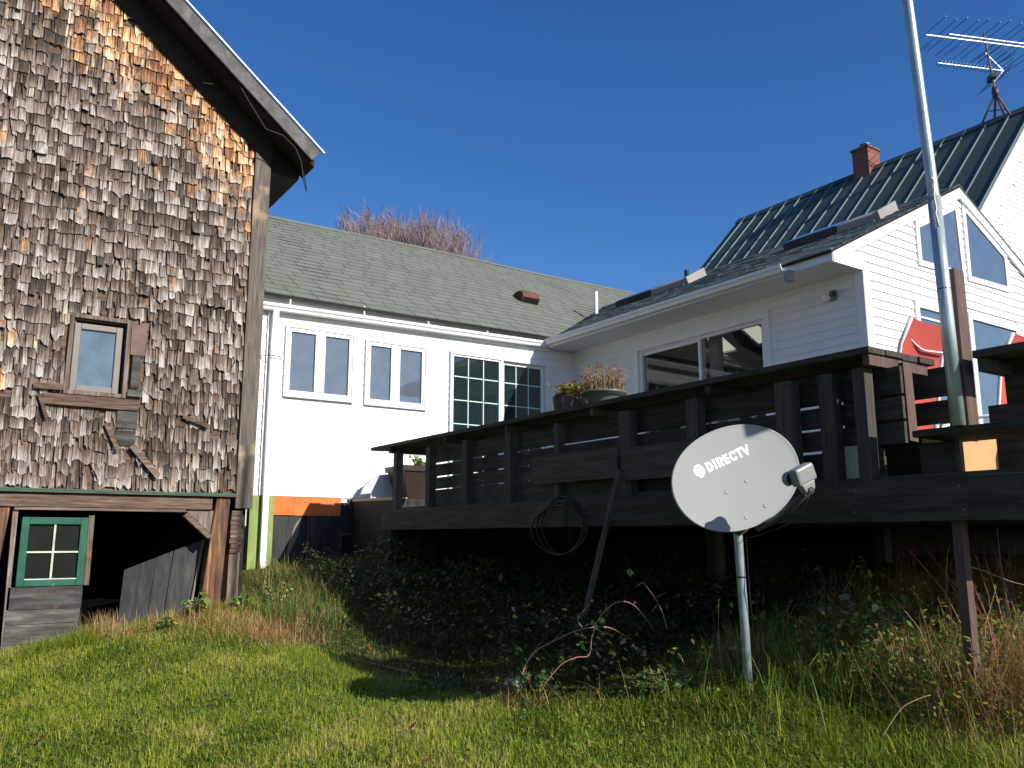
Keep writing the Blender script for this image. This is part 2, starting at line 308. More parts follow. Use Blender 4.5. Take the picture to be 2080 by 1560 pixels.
def clap_y(mb, y0, y1, z0, z1, X, e=.105, holes=(), lip=.012):
    """clapboards on a wall that faces -X"""
    z = z0
    while z < z1-.005:
        zt = min(z+e, z1); segs = [(y0, y1)]
        for h0, h1, hz0, hz1 in holes:
            if zt > hz0+.02 and z < hz1-.02:
                ns = []
                for s0, s1 in segs:
                    if s1 <= h0 or s0 >= h1: ns.append((s0, s1)); continue
                    if s0 < h0: ns.append((s0, h0))
                    if s1 > h1: ns.append((h1, s1))
                segs = ns
        for s0, s1 in segs:
            t = random.random(); xo = X-lip
            mb.add([(xo,s0,z),(xo,s1,z),(X,s1,zt),(X,s0,zt),(X+.004,s0,z),(X+.004,s1,z)], [(0,3,2,1),(0,1,5,4)], (t, 0, 0))
        z += e
def wall_with_hole_x(mb, x0, x1, z0, z1, y0, y1, holes):
    xs = sorted({x0, x1, *[h[0] for h in holes], *[h[1] for h in holes]}); zs = sorted({z0, z1, *[h[2] for h in holes], *[h[3] for h in holes]})
    for i in range(len(xs)-1):
        for j in range(len(zs)-1):
            cx, cz = (xs[i]+xs[i+1])/2, (zs[j]+zs[j+1])/2
            if any(h[0] < cx < h[1] and h[2] < cz < h[3] for h in holes): continue
            mb.box(xs[i], xs[i+1], y0, y1, zs[j], zs[j+1], .5)
def wall_with_hole_y(mb, ya, yb, z0, z1, x0, x1, holes):
    ys = sorted({ya, yb, *[h[0] for h in holes], *[h[1] for h in holes]}); zs = sorted({z0, z1, *[h[2] for h in holes], *[h[3] for h in holes]})
    for i in range(len(ys)-1):
        for j in range(len(zs)-1):
            cy, cz = (ys[i]+ys[i+1])/2, (zs[j]+zs[j+1])/2
            if any(h[0] < cy < h[1] and h[2] < cz < h[3] for h in holes): continue
            mb.box(x0, x1, ys[i], ys[i+1], zs[j], zs[j+1], .5)
def frame_y(mb, x0, x1, z0, z1, y0, y1, w, wt=None, wb=None):
    wt = wt or w; wb = wb or w
    mb.box(x0, x0+w, y0, y1, z0, z1, .5); mb.box(x1-w, x1, y0, y1, z0, z1, .6)
    mb.box(x0+w, x1-w, y0, y1, z1-wt, z1, .5); mb.box(x0+w, x1-w, y0, y1, z0, z0+wb, .5)
def frame_x(mb, y0, y1, z0, z1, x0, x1, w, wt=None, wb=None):
    wt = wt or w; wb = wb or w
    mb.box(x0, x1, y0, y0+w, z0, z1, .5); mb.box(x0, x1, y1-w, y1, z0, z1, .5)
    mb.box(x0, x1, y0+w, y1-w, z1-wt, z1, .5); mb.box(x0, x1, y0+w, y1-w, z0, z0+wb, .5)

# ================================================================== BARN
YB = 8.4
def barn():
    T = thing('barn', (1.0, YB, .65), 'old barn with ragged weathered wooden shingles and a dark open bay below', 'barn')
    xr = 2.58; rs = .85                      # right corner, roof slope
    ztop = lambda x: 5.645+.818*(xr-x)          # soffit meets wall
    zs0 = aY(237, 994, YB).z                 # bottom of shingles
    xw0, xw1 = aY(151, 650, YB).x, aY(262, 660, YB).x
    zw0, zw1 = aY(190, 800, YB).z, aY(200, 650, YB).z
    # backing wall
    mb = MB(); X0 = -6.0
    xs = [X0, xw0+.02, xw1-.02, xr-.02]
    def slab(a, b, z0, zt=None):
        za, zb = (ztop(a), ztop(b)) if zt is None else (zt, zt)
        mb.prism([(a, YB+.012, z0), (b, YB+.012, z0), (b, YB+.012, zb), (a, YB+.012, za)], (0, .12, 0), .3)
    ridgex = xr-3.9
    slab(xs[1], xs[2], zw1-.02); slab(xs[2], xs[3], zs0-.02); slab(xs[1], xs[2], zs0-.02, zw0+.02)
    mb.prism([(ridgex, YB+.012, zs0-.02), (xs[1], YB+.012, zs0-.02), (xs[1], YB+.012, ztop(xs[1])), (ridgex, YB+.012, ztop(ridgex))], (0, .12, 0), .3)
    mb.prism([(2*ridgex-xr, YB+.012, zs0-.02), (ridgex, YB+.012, zs0-.02), (ridgex, YB+.012, ztop(ridgex)), (2*ridgex-xr, YB+.012, ztop(xr))], (0, .12, 0), .3)
    mb.build('sheathing', M['oldwood_h'], T)
    # side and back walls, ceiling over bay
    mb = MB(); mb.box(xr-.12, xr-.01, YB+.15, 20, .2, 5.3); mb.box(2*ridgex-xr, 2*ridgex-xr+.12, YB+.15, 20, -1.5, 5.3); mb.box(2*ridgex-xr, xr-.12, 19.9, 20, -1.5, 5.3)
    mb.box(2*ridgex-xr+.12, xr-.12, YB+.15, 19.9, 1.95, 2.05); mb.build('side_wall', M['soffit'], T)
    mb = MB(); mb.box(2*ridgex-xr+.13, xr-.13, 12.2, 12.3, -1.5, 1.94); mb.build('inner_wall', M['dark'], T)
    mb = MB(); mb.prism([(-6, 8.75, .0), (2.45, 8.75, .86), (2.45, 12.2, 1.1), (-6, 12.2, .0)], (0, 0, .04)); mb.build('bay_shade_floor', M['dark'], T)  # near-black sheet over the earth, its colour holding the bay's shade
    # shingles
    mb = MB(); e = .122; row = 0; z = zs0
    sill_z0, sill_z1 = aY(180, 826, YB).z, zw0
    while z < ztop(-1.6):
        x = -1.6-random.random()*.1
        rowj = random.uniform(-.008, .008)
        while x < xr-.17:
            hgt = (z-zs0)/4
            wd = random.choice([.020, .028, .034, .042, .050, .060, .075, .10])*random.uniform(.85, 1.15)
            xa, xb = x, min(x+wd, xr-.172); x += wd
            if xb-xa < .02: continue
            cx = (xa+xb)/2
            if z+.03 > ztop(xb): continue
            wz0, wz1 = zw0-.05, zw1+.02
            if xb > xw0-.02 and xa < xw1+.03 and z+e > wz0-.06 and z < wz1: continue
            if xa > xw1-.02 and xb < xw1+.20 and wz0-.06 < z+.06 < wz1-.02: continue     # flashing plate
            low = max(0, 1-hgt*1.6)
            if random.random() < .012+.06*low*(abs(cx-.95) < .5): continue      # missing shingle
            ragged = .012+.03*low*random.random()
            drop = random.uniform(-.020, .022)+(random.random() < .12+.28*low)*random.uniform(.01, .06)
            top = min(z+e+.035, ztop(cx)+.01)
            if z < zs0+.01: drop = random.uniform(-.02, .012)
            curl = random.uniform(0, .007)+(random.random() < .08)*random.uniform(.008, .03)
            fresh = max(0, 1-(ztop(cx)-.28-z)/1.5)*.80+.10*random.random()
            if random.random() < .05: fresh += .35
            tone = random.random()**.9
            tilt = random.gauss(0, .006)+(random.random() < .03)*random.gauss(0, .03)
            nx = 4; g = .0015+random.random()*.003
            bots = [z-drop+rowj+random.gauss(0, ragged*.5) for _ in range(nx)]
            if random.random() < .14+.3*low:   # broken pointed end
                k_ = random.randrange(nx); bots[k_] -= random.uniform(.01, .05)
            vs = []; cs = []
            for r_ in range(4):
                q = r_/3
                for c_ in range(nx):
                    px_ = xa+g+(xb-xa-2*g)*c_/(nx-1); zb = bots[c_]
                    zz = top+(zb-top)*q
                    yy = YB-.004-.011*q-curl*q**2.2-(.004 if c_ in (0, nx-1) else 0)*curl*60*q*.0 + (c_-1.5)*tilt*.2*q
                    vs.append((px_+tilt*q, yy, zz)); cs.append((tone, fresh+.35*max(0, .25-q)*1.0, q))
            fs = [(r_*nx+c_, (r_+1)*nx+c_, (r_+1)*nx+c_+1, r_*nx+c_+1) for r_ in range(3) for c_ in range(nx-1)]
            n0 = len(vs)
            for c_ in range(nx): p = vs[3*nx+c_]; vs.append((p[0], p[1]+.009, p[2]+.002)); cs.append((0.05, 0, 0))
            for c_ in (0, nx-1):
                for r_ in (0, 1, 2): p = vs[r_*nx+c_]; vs.append((p[0], p[1]+.012, p[2])); cs.append((0.1, 0, 0))
            fs += [(3*nx+c_, n0+c_, n0+c_+1, 3*nx+c_+1) for c_ in range(nx-1)]
            l0 = n0+nx
            fs += [(0, l0, l0+1, nx), (nx, l0+1, l0+2, 2*nx), (2*nx, l0+2, n0, 3*nx)]
            r0 = l0+3
            fs += [(nx-1, 2*nx-1, r0+1, r0), (2*nx-1, 3*nx-1, r0+2, r0+1), (3*nx-1, 4*nx-1, n0+nx-1, r0+2)]
            mb.add(vs, fs, cs)
        z += e; row += 1
    mb.build('shingles', M['shingle'], T)
    # corner board
    mb = MB(); mb.box(xr-.168, xr, YB-.035, YB+.0, 1.78, ztop(xr)+.03, .5); mb.box(xr-.018, xr+.008, YB+.001, YB+.14, 1.78, 5.35, .4)
    mb.build('corner_board', M['cornerwood'], T, bevel=.004)
    mb = MB(); ra, rb = -1.4, xr-.0; mb.prism([(ra, YB-.035, ztop(ra)-.27), (rb, YB-.04, ztop(rb)-.27), (rb, YB-.04, ztop(rb)+.03), (ra, YB-.035, ztop(ra)+.03)], (0, .028, 0)); mb.build('shadow_band_board', M['soffit'], T)  # dark board added so the rake's shadow on the wall reads near black
    # loose pieces hanging on the shingles
    for (a, b, wd) in (((180, 860), (130, 798), .0), ((68, 782), (130, 786), .055), ((268, 905), (322, 968), .055), ((372, 846), (425, 866), .035), ((80, 800), (95, 848), .03), ((215, 860), (240, 915), .035)):
        if wd == 0: continue
        p, q = aY(*a, YB-.045), aY(*b, YB-.06)
        mb = MB(); mb.bar(p, q, .014, wd, (0, 0, 1)); mb.build('loose_board', M['oldwood_h'], T)
    # upper window
    W = MB(); frame_y(W, xw0-.035, xw1+.02, zw0-.02, zw1+.03, YB-.03, YB+.03, .035)
    wf = W.build('window_casing', M['oldwood'], T)
    xf0, xf1, zf0, zf1 = aY(152, 660, YB).x, aY(250, 668, YB).x, aY(190, 797, YB).z, aY(200, 661, YB).z
    W = MB(); frame_y(W, xf0, xf1, zf0, zf1, YB-.015, YB+.04, .055); wn = W.build('window', M['vinylframe'], T, bevel=.006)
    W = MB(); W.box(xf0+.05, xf1-.05, YB+.01, YB+.016, zf0+.05, zf1-.05); W.build('pane', M['glasspat'], wn)
    W = MB(); W.box(aY(85, 812, YB).x, aY(280, 812, YB).x, YB-.05, YB-.003, aY(180, 828, YB).z, aY(180, 806, YB).z); W.build('window_sill', M['oldwood_h'], T)
    W = MB(); W.box(xw1+.025, xw1+.155, YB-.036, YB-.03, aY(270, 722, YB).z, zw1-.01); W.build('flashing_plate', M['brownplate'], T)
    W = MB(); W.box(xw1+.05, xw1+.125, YB-.04, YB-.02, aY(270, 790, YB).z, aY(270, 723, YB).z); W.box(xw1+.03, xw1+.16, YB-.034, YB-.024, aY(270, 806, YB).z, aY(270, 792, YB).z, .95)
    W.build('patch_board', M['greyboard_h'], T)
    for (px0, py0, px1, py1) in ((238, 832, 280, 870), (232, 873, 275, 905)):
        W = MB(); W.box(aY(px0, py0, YB).x, aY(px1, py0, YB).x, YB-.03, YB-.012, aY(px0, py1, YB).z, aY(px0, py0, YB).z); W.build('patch_board', M['greyboard_h'], T)
    # drip trim, header beam
    W = MB(); W.box(-1.6, xr-.17, YB-.07, YB+.02, zs0-.045, zs0-.012, .75); W.build('water_table', M['oldwood_h'], T, bevel=.004)
    W = MB(); W.box(-1.6, xr-.17, YB-.072, YB-.071, zs0-.035, zs0-.015); W.build('green_trim_paint', M['greenpaint'], T)
    zb1 = zs0-.05; zb0 = aY(200, 1032, YB).z
    W = MB(); W.box(-1.6, aY(430, 1030, YB).x, YB-.03, YB+.11, zb0, zb1, .4); W.build('header_beam', M['oldwood_h'], T, bevel=.01)
    W = MB(); W.box(aY(28, 1036, YB).x, aY(375, 1036, YB).x, YB-.05, YB+.0, zb0-.025, zb0-.002, .8); W.build('batten', M['oldwood_h'], T)
    # posts
    xp0, xp1 = aY(438, 1030, YB).x, aY(466, 1030, YB).x
    W = MB(); zg = float(gz(xp0, YB))-.1
    W.prism([(xp0-.11, YB-.03, zg), (xp1-.05, YB-.03, zg), (xp1, YB-.03, zb1), (xp0, YB-.03, zb1)], (0, .16, 0), .5)
    W.build('corner_post', M['rawwood'], T, bevel=.012)
    W = MB(); x0 = aY(468, 1040, YB).x
    for i in range(9): W.box(x0+random.uniform(0, .01), x0+.125-random.uniform(0, .02), YB-.03+random.uniform(-.008, .008), YB+.12, 1.76-.045*(i+1), 1.76-.045*i-.004)
    W.build('stacked_wedge_blocks', M['oldwood_h'], T)
    W = MB(); W.box(x0+.01, x0+.10, YB+.0, YB+.1, .8, 1.35); W.box(x0-.05, x0+.15, YB+.12, YB+.2, .7, 1.75); W.build('foundation_board', M['oldwood'], T)
    W = MB(); xq = aY(12, 1060, YB).x; W.prism([(xq-.3, YB-.04, .3), (xq-.1, YB-.04, .3), (xq+.02, YB-.04, zb0-.01), (xq-.18, YB-.04, zb0-.01)], (0, .14, 0)); W.build('side_post', M['rawwood'], T, bevel=.01)
    W = MB(); W.prism([(aY(2, 1318, YB).x, YB-.02, .35), (aY(9, 1318, YB).x, YB-.02, .35), (aY(36, 1046, YB).x, YB-.02, zb0-.02), (aY(25, 1046, YB).x, YB-.02, zb0-.02)], (0, .1, 0)); W.build('window_jamb', M['oldwood'], T)
    # diagonal brace
    p, q = aY(375, 1041, YB), aY(420, 1087, YB)
    W = MB(); W.bar((p.x, YB, p.z-.02), (q.x+.02, YB, q.z-.02), .10, .045, (0, 0, 1), .6); W.build('diagonal_brace', M['oldwood_h'], T)
    W = MB(); W.prism([(p.x+.03, YB+.0, p.z), (q.x+.05, YB+.0, q.z), (q.x+.05, YB+.0, p.z+.02), (p.x, YB+.0, p.z+.02)], (0, .03, 0)); W.build('gusset_board', M['oldwood'], T)
    # green window
    c = [aY(42, 1052, YB), aY(180, 1050, YB), aY(168, 1187, YB), aY(33, 1193, YB)]
    x0, x1, z0, z1 = (c[0].x+c[3].x)/2, (c[1].x+c[2].x)/2, (c[2].z+c[3].z)/2, (c[0].z+c[1].z)/2
    W = MB(); frame_y(W, x0, x1, z0, z1, YB-.03, YB+.02, .06, wb=.055); gw = W.build('sash_window', M['greenpaint'], T, bevel=.004)
    W = MB(); W.box(x0+.05, x1-.05, YB+.0, YB+.004, z0+.05, z1-.05); W.build('pane', M['glassdirty'], gw)
    W = MB(); xm, zm = (x0+x1)/2, (z0+z1)/2-.005; W.box(xm-.008, xm+.008, YB-.02, YB+.0, z0+.056, z1-.06, .3); W.box(x0+.06, xm-.008, YB-.02, YB+.0, zm-.007, zm+.007, .9); W.box(xm+.008, x1-.06, YB-.02, YB+.0, zm-.007, zm+.007, .9)
    W.box(x0+.06, x1-.06, YB-.026, YB-.003, z0+.055, z0+.063, .9); W.build('muntin', M['muntin'], gw)
    W = MB(); W.box(x1, x1+.045, YB-.035, YB+.03, z0+.0, z1+.02); W.build('window_casing', M['oldwood'], T)
    # horizontal boards under it
    zt = z0-.005
    for i, h in enumerate((.19, .12, .16, .2)):
        W = MB(); W.box(x0-.05+.0*i, x1-.005*i, YB-.02-.002*i, YB+.02, zt-h+.004, zt); W.build('wall_board', M['greyboard_h'], T); zt -= h
    W = MB(); kp = aY(114, 1234, YB-.03); W.lathe((kp.x, YB-.021, kp.z), [(.0001, .004), (.012, .003), (.02, 0)], 14, ax=(0, -1, 0)); W.build('wood_knot', M['rawwood'], T, True)
    # ---- roof: rake fascia, soffit, deck
    Yf = 8.04; tip = Vector((2.945, Yf, 5.476)); s_ = .818; up = 7.2
    def zroof(x): return tip.z+s_*(tip.x-x)
    W = MB(); W.prism([(tip.x, Yf, tip.z), (ridgex, Yf, zroof(ridgex)), (ridgex, Yf, zroof(ridgex)+.07), (tip.x+.02, Yf, tip.z+.05)], (0, 12, 0), .4)
    W.prism([(2*ridgex-tip.x, Yf, tip.z), (ridgex, Yf, zroof(ridgex)), (ridgex, Yf, zroof(ridgex)+.07), (2*ridgex-tip.x-.02, Yf, tip.z+.05)], (0, 12, 0), .4)
    rf = W.build('roof', M['soffit'], T)
    d = Vector((1, 0, -s_)).normalized(); nrm = Vector((s_, 0, 1)).normalized()
    a = Vector((ridgex, Yf-.015, zroof(ridgex)-.02)); b = tip+Vector((0, -.015, -.02))
    W = MB(); W.bar(a, b, .03, .15, (s_, 0, 1), .5); W.build('rake_board', M['fascia'], rf)
    W = MB(); W.bar(a+nrm*.085+Vector((0, -.03, 0)), b+nrm*.085+d*.03+Vector((0, -.03, 0)), .014, .012, (s_, 0, 1)); W.build('drip_edge', M['drip'], rf)
    # soffit box: between rake board and wall, and along eave
    W = MB(); lo = Vector((xr+.12, Yf+.03, ztop(xr+.12))); 
    W.prism([(ridgex, Yf+.02, ztop(ridgex)-.005), (xr+.36, Yf+.02, ztop(xr+.36)-.005), (xr+.36, Yf+.02, ztop(xr+.36)+.08), (ridgex, Yf+.02, ztop(ridgex)+.08)], (0, YB-Yf-.01, 0), .2)
    W.prism([(xr-.02, YB, 5.33), (tip.x-.05, YB, tip.z-.16), (tip.x-.03, YB, tip.z-.02), (xr, YB, ztop(xr)+.06)], (0, 10, 0), .2)
    W.build('soffit', M['soffit'], rf)
    return T
barn()
# cable hanging along the rake of the barn
cb = MB(); pts = [aY(*p, 8.05) for p in ((477, 147), (482, 165), (505, 205), (540, 262), (575, 275), (600, 300), (612, 330), (618, 375), (622, 388), (620, 365), (615, 345))]
cb.tube(pts, .006, 6); tag(cb.build('cable', M['black'], smooth=True), 'thin dark cable drooping from the barn roof edge with a loop at its end', 'cable')
# plank door leaning inside the bay
pd = thing('plank_door', (2.0, 8.8, .8), 'dark grey plank door leaning slantwise in the open barn bay', 'door')
P = [aY(252, 1158, 8.6), aY(412, 1096, 8.6), aY(372, 1262, 8.6), aY(225, 1310, 8.6)]
nb = 4; fr_ = [0, .40, .62, .82, 1.0]
for i in range(nb):
    a = P[0].lerp(P[1], fr_[i]+.004); b = P[0].lerp(P[1], fr_[i+1]-.004); c = P[3].lerp(P[2], fr_[i+1]-.004); d = P[3].lerp(P[2], fr_[i]+.004)
    mb = MB(); yo = random.uniform(-.008, .008); mb.prism([a+Vector((0, yo, 0)), b+Vector((0, yo, 0)), c+Vector((0, yo-.12, -.15)), d+Vector((0, yo-.12, -.15))], (0, .03, 0)); mb.build('plank', M['darkboard'], pd)
mb = MB(); a = P[1]+Vector((.0, -.02, 0)); b = P[2]+Vector((-.0, -.12, -.1)); mb.bar(a, b, .02, .025, (0, 1, 0), .9); mb.build('edge_batten', M['oldwood'], pd)

# ================================================================== MIDDLE HOUSE EXTENSION
YM = 10.5
def roof_courses(mb, x0, x1, O, up, n_courses, e, tab=.3, th=.007, xr=None, wav=.004, jitter=0.0):
    """tabs laid on a slope: O(x) eave point, up = unit vector upslope; x along +X"""
    nrm = Vector((1, 0, 0)).cross(up).normalized()
    if nrm.z < 0: nrm = -nrm
    for r_ in range(n_courses):
        off = random.choice((0, .25, .5, .75))*tab+random.uniform(-.02, .02)+(r_ % 2)*tab*.5
        x = x0-tab+off % tab
        while x < x1:
            a, b = max(x, x0)+.005, min(x+tab, x1)-.005; x += tab
            if b-a < .01: continue
            t = random.random(); l0 = nrm*(th+random.uniform(0, .003))
            j = random.uniform(-jitter, jitter)
            wa, wb = wav*math.sin(a*1.7+r_*.9), wav*math.sin(b*1.7+r_*.9)
            pa, pb = Vector((a, 0, 0)), Vector((b, 0, 0)); base = O(a); baseb = O(b)
            lo_a = base+up*(r_*e+wa+j)+l0; lo_b = baseb+up*(r_*e+wb+j)+l0
            hi_a = base+up*((r_+1)*e+.012)+nrm*.001; hi_b = baseb+up*((r_+1)*e+.012)+nrm*.001
            mb.add([lo_a, lo_b, hi_b, hi_a, lo_a-nrm*(th+.004), lo_b-nrm*(th+.004)], [(0, 1, 2, 3), (4, 5, 1, 0)], (t, 0, 0))
def extension():
    T = thing('house_extension', (5.5, YM, 1.0), 'white sunlit house extension with a green shingle roof between barn and wing', 'house')
    XL, XC = 2.72, 8.33
    z0 = 2.015
    # windows in survey coordinates
    def bx(px, py): p = aY(px, py, YM); return p.x, p.z
    p1 = (bx(580, 660)[0], bx(720, 680)[0], 3.285, 4.235); p2 = (bx(742, 690)[0], bx(866, 706)[0], 3.275, 4.195)
    dr = (bx(913, 714)[0], bx(1108, 740)[0], 1.95, 4.205)
    holes = [(p1[0]+.03, p1[1]-.03, p1[2]+.03, p1[3]-.03), (p2[0]+.03, p2[1]-.03, p2[2]+.03, p2[3]-.03), (dr[0]+.03, dr[1]-.03, dr[2], dr[3]-.03)]
    mb = MB(); wall_with_hole_x(mb, XL, XC+.3, z0, 4.56, YM+.006, YM+.16, holes); mb.build('wall', M['whitewall'], T)
    mb = MB(); clap_x(mb, XL, XC, z0, 4.52, YM, .103, holes=[(h[0]-.02, h[1]+.02, h[2]-.02, h[3]+.02) for h in holes], lip=.010); mb.build('siding', M['whitewall'], T)
    for k, (wd, gl) in enumerate(((p1, ((587, 640), (660, 711))), (p2, ((748, 794), (812, 858))))):
        W = MB(); frame_y(W, *wd, YM-.045, YM+.05, .028); cxm = (bx(gl[0][1], 700)[0]+bx(gl[1][0], 700)[0])/2
        W.box(cxm-.018, cxm+.018, YM-.04, YM+.05, wd[2]+.028, wd[3]-.028, .5)
        o = W.build('window', M['whitetrim'], T, bevel=.004)
        for i, (ga, gb) in enumerate(gl):
            a = wd[0]+.03 if i == 0 else cxm+.02; b = cxm-.02 if i == 0 else wd[1]-.03
            Q = MB(); frame_y(Q, a, b, wd[2]+.03, wd[3]-.03, YM-.03, YM+.03, .05, wb=.06); Q.build('sash', M['whitetrim'], o, bevel=.003)
            Q = MB(); Q.box(a+.045, b-.045, YM+.0, YM+.006, wd[2]+.08, wd[3]-.075); Q.build('pane', M['glassblue'], o)
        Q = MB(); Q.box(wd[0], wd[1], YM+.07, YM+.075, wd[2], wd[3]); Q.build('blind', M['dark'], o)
    # sliding door
    W = MB(); frame_y(W, *dr, YM-.05, YM+.09, .03, wt=.05); xm = bx(1014, 727)[0]
    o = W.build('sliding_door', M['whitetrim'], T, bevel=.004)
    Q = MB(); frame_y(Q, dr[0]+.03, xm+.01, dr[2]+.02, dr[3]-.05, YM-.03, YM+.0, .03); Q.box(xm+.01, xm+.05, YM-.045, YM+.0, dr[2]+.02, dr[3]-.05, .5)
    frame_y(Q, xm+.05, dr[1]-.03, dr[2]+.02, dr[3]-.05, YM+.01, YM+.04, .05); Q.build('sash', M['whitetrim'], o, bevel=.003)
    Q = MB()
    for (a, b, y) in ((dr[0]+.06, xm-.02, YM-.008), (xm+.10, dr[1]-.08, YM+.03)):
        for i in (1, 2): xx = a+(b-a)*i/3; Q.box(xx-.007, xx+.007, y, y+.006, dr[2]+.05, dr[3]-.08, .5)
        for zz in (3.83, 3.48, 3.13, 2.78, 2.43): Q.box(a, b, y+.001, y+.005, zz-.007, zz+.007, .5)
    Q.build('grille', M['grid'], o)
    Q = MB(); Q.box(dr[0]+.05, xm, YM-.001, YM+.004, dr[2]+.04, dr[3]-.07); Q.box(xm+.08, dr[1]-.06, YM+.038, YM+.043, dr[2]+.04, dr[3]-.07); Q.build('pane', M['glassdark'], o)
    # corner trim
    Q = MB(); Q.box(XC-.04, XC, YM-.03, YM-.001, 2.0, 4.46); Q.build('corner_trim', M['whitetrim'], T)
    Q = MB(); Q.box(XL, XL+.13, YM-.03, YM-.002, z0, 4.5); Q.box(3.30, 3.335, YM-.035, YM-.0135, z0, 4.5); Q.build('corner_trim', M['whitetrim'], T)
    # fascia and gutter (gutter sags to the left)
    Q = MB(); Q.box(XL-.1, 7.80, YM-.035, YM-.014, 4.40, 4.60, .5); Q.build('fascia', M['white'], T)
    G = MB()
    prof = [(0, .0), (-.085, .0), (-.10, .035), (-.118, .05), (-.118, .085), (-.108, .085), (-.108, .055), (-.09, .04), (-.078, .01), (-.008, .01), (-.008, .085), (0, .085)]
    xa, xb, za, zb_ = XL-.1, 7.74, 4.372, 4.452
    A_ = [(xa, YM-.036+y, za+z) for y, z in prof]; B_ = [(xb, YM-.036+y, zb_+z) for y, z in prof]; n = len(prof)
    G.add(A_+B_, [(i, (i+1) % n, n+(i+1) % n, n+i) for i in range(n)]+[tuple(range(n)), tuple(range(n, 2*n))], (.5, 0, 0))
    gt = G.build('gutter', M['whitetrim'], T)
    for px, py in ((590, 606), (740, 628), (870, 655), (990, 675)):
        p = aY(px, py, YM-.12); B = MB(); zz = za+(zb_-za)*(p.x-xa)/(xb-xa); B.box(p.x-.008, p.x+.008, YM-.13, YM-.12, zz+.06, p.z+.04); B.box(p.x-.008, p.x+.008, YM-.12, YM-.04, p.z+.03, p.z+.04); B.build('gutter_bracket', M['whitetrim'], gt)
    # downspout
    D = MB(); xd = 3.37; pts = [(xd, YM-.10, 4.38), (xd, YM-.10, 4.25), (xd, YM-.075, 4.1), (xd, YM-.075, 1.25), (xd+.005, YM-.09, 1.12), (xd+.01, YM-.15, 1.04)]
    for a, b in zip(pts[:-1], pts[1:]): D.bar(a, Vector(b)+(Vector(b)-Vector(a)).normalized()*.012, .078, .06, (0, -1, 0), .5)
    D.build('downspout', M['whitetrim'], T, bevel=.008)
    D = MB(); D.tube([(xd-.14, YM-.02, 3.79), (xd-.05, YM-.14, 3.78), (xd+.08, YM-.15, 3.77), (xd+.08, YM-.15, 3.72)], .006, 6); D.build('wire_hook', M['black'], T)
    # roof
    m_ = .70; ye, ze = 10.36, 4.60; ry = 13.75; rz = ze+m_*(ry-ye); upv = Vector((0, 1, m_)).normalized(); L_ = math.hypot(ry-ye, rz-ze)
    Q = MB(); Q.prism([(XL-.6, ye, ze-.04), (XL-.6, ry, rz-.04), (XL-.6, ry, rz-.005), (XL-.6, ye, ze-.005)], (11.2, 0, 0), .5)
    Q.prism([(XL-.6, ry, rz-.04), (XL-.6, 17.1, ze-.04), (XL-.6, 17.1, ze-.005), (XL-.6, ry, rz-.005)], (11.2, 0, 0), .5)
    rf = Q.build('roof', M['slot'], T)
    sag = lambda x: Vector((x, ye, ze+.004+.012*math.sin(x*1.1)))
    Q = MB(); roof_courses(Q, XL-.6, 13.1, sag, upv, 23, L_/23, tab=.36, th=.010, wav=.008, jitter=.003); Q.build('roof_shingles', M['roofgreen'], rf)
    Q = MB()
    for i in range(38):
        x = XL-.6+i*.3; dz = .012*math.sin(x*1.1); Q.prism([(x, ry-.13, rz-.09+.022+dz), (x, ry, rz+.022+dz), (x, ry+.13, rz-.09+.022+dz), (x, ry, rz+dz+.004)], (.31, 0, 0))
    Q.build('ridge_cap', M['roofgreen'], rf)
    # roof vent
    V = MB(); c0 = aP(1068, 612, (0, -m_, 1), ze-m_*ye); px = Vector((1, 0, 0)); nr = Vector((0, -m_, 1)).normalized()
    prof = [(-.15, 0), (-.15, .13), (-.08, .18), (.02, .18), (.13, .10), (.19, 0)]      # (down-slope negative)
    ptsv = [c0-px*.19+upv*u+nr*h for u, h in prof]; V.prism(ptsv, px*.37, .5); V.build('roof_vent', M['rustvent'], rf, bevel=.02)
    V = MB(); V.obox(c0-upv*.143+nr*.068, px*.165, upv*.012, nr*.052); V.build('vent_opening', M['black'], rf)
    V = MB(); c1 = aP(1211, 636, (.505, 0, -1), .505*7.76-4.60); V.tube([c1-Vector((0, 0, .1)), c1+Vector((0, 0, .40))], .035, 14, t=.9); V.build('vent_pipe', M['whitetrim'], rf)
    # lower storey
    F_ = MB(); F_.box(3.44, XC+.3, YM+.03, YM+.16, .5, 2.01, .4); F_.build('foundation_wall', M['darkboard'], T)
    F_ = MB(); F_.box(3.20, 3.50, YM-.02, YM+.1, .8, 2.012); F_.build('green_corner_panel', M['lime'], T)
    zo0 = 1.775
    for xo0, xo1 in ((3.502, 3.768), (3.772, 4.085), (4.089, 4.40)):
        F_ = MB(); F_.box(xo0, xo1, YM-.0, YM+.03, zo0+random.uniform(0, .004), 2.012); F_.build('orange_panel', M['orange'], T)
    F_ = MB()
    for i in range(7): F_.box(3.55+.13*i, 3.556+.13*i, YM-.003, YM+.0, zo0+.02, zo0+.026)
    F_.build('nail_heads', M['rust'], T)
    F_ = MB(); F_.box(3.502, 3.93, YM+.005, YM+.03, .7, zo0-.01, .7); F_.build('grey_sheet', M['darkboard'], T)
    F_ = MB(); pz = [aY(*p, YM-.01) for p in ((598, 1068), (612, 1050), (606, 1085), (590, 1120), (578, 1142), (588, 1100))]; F_.prism(pz, (0, .01, 0), .9); F_.build('torn_sheet_edge', M['vinylframe'], T)
    x = 3.94
    while x < 6.6:
        wd = random.uniform(.13, .22); F_ = MB(); F_.box(x, x+wd-.008, YM-.005+random.uniform(-.006, .006), YM+.029, .6, 1.77 if x < 4.35 else 2.0); F_.build('wall_board', M['darkboard'], T); x += wd
    a, b = aY(690, 1082, YM-.03), aY(757, 1172, YM-.03)
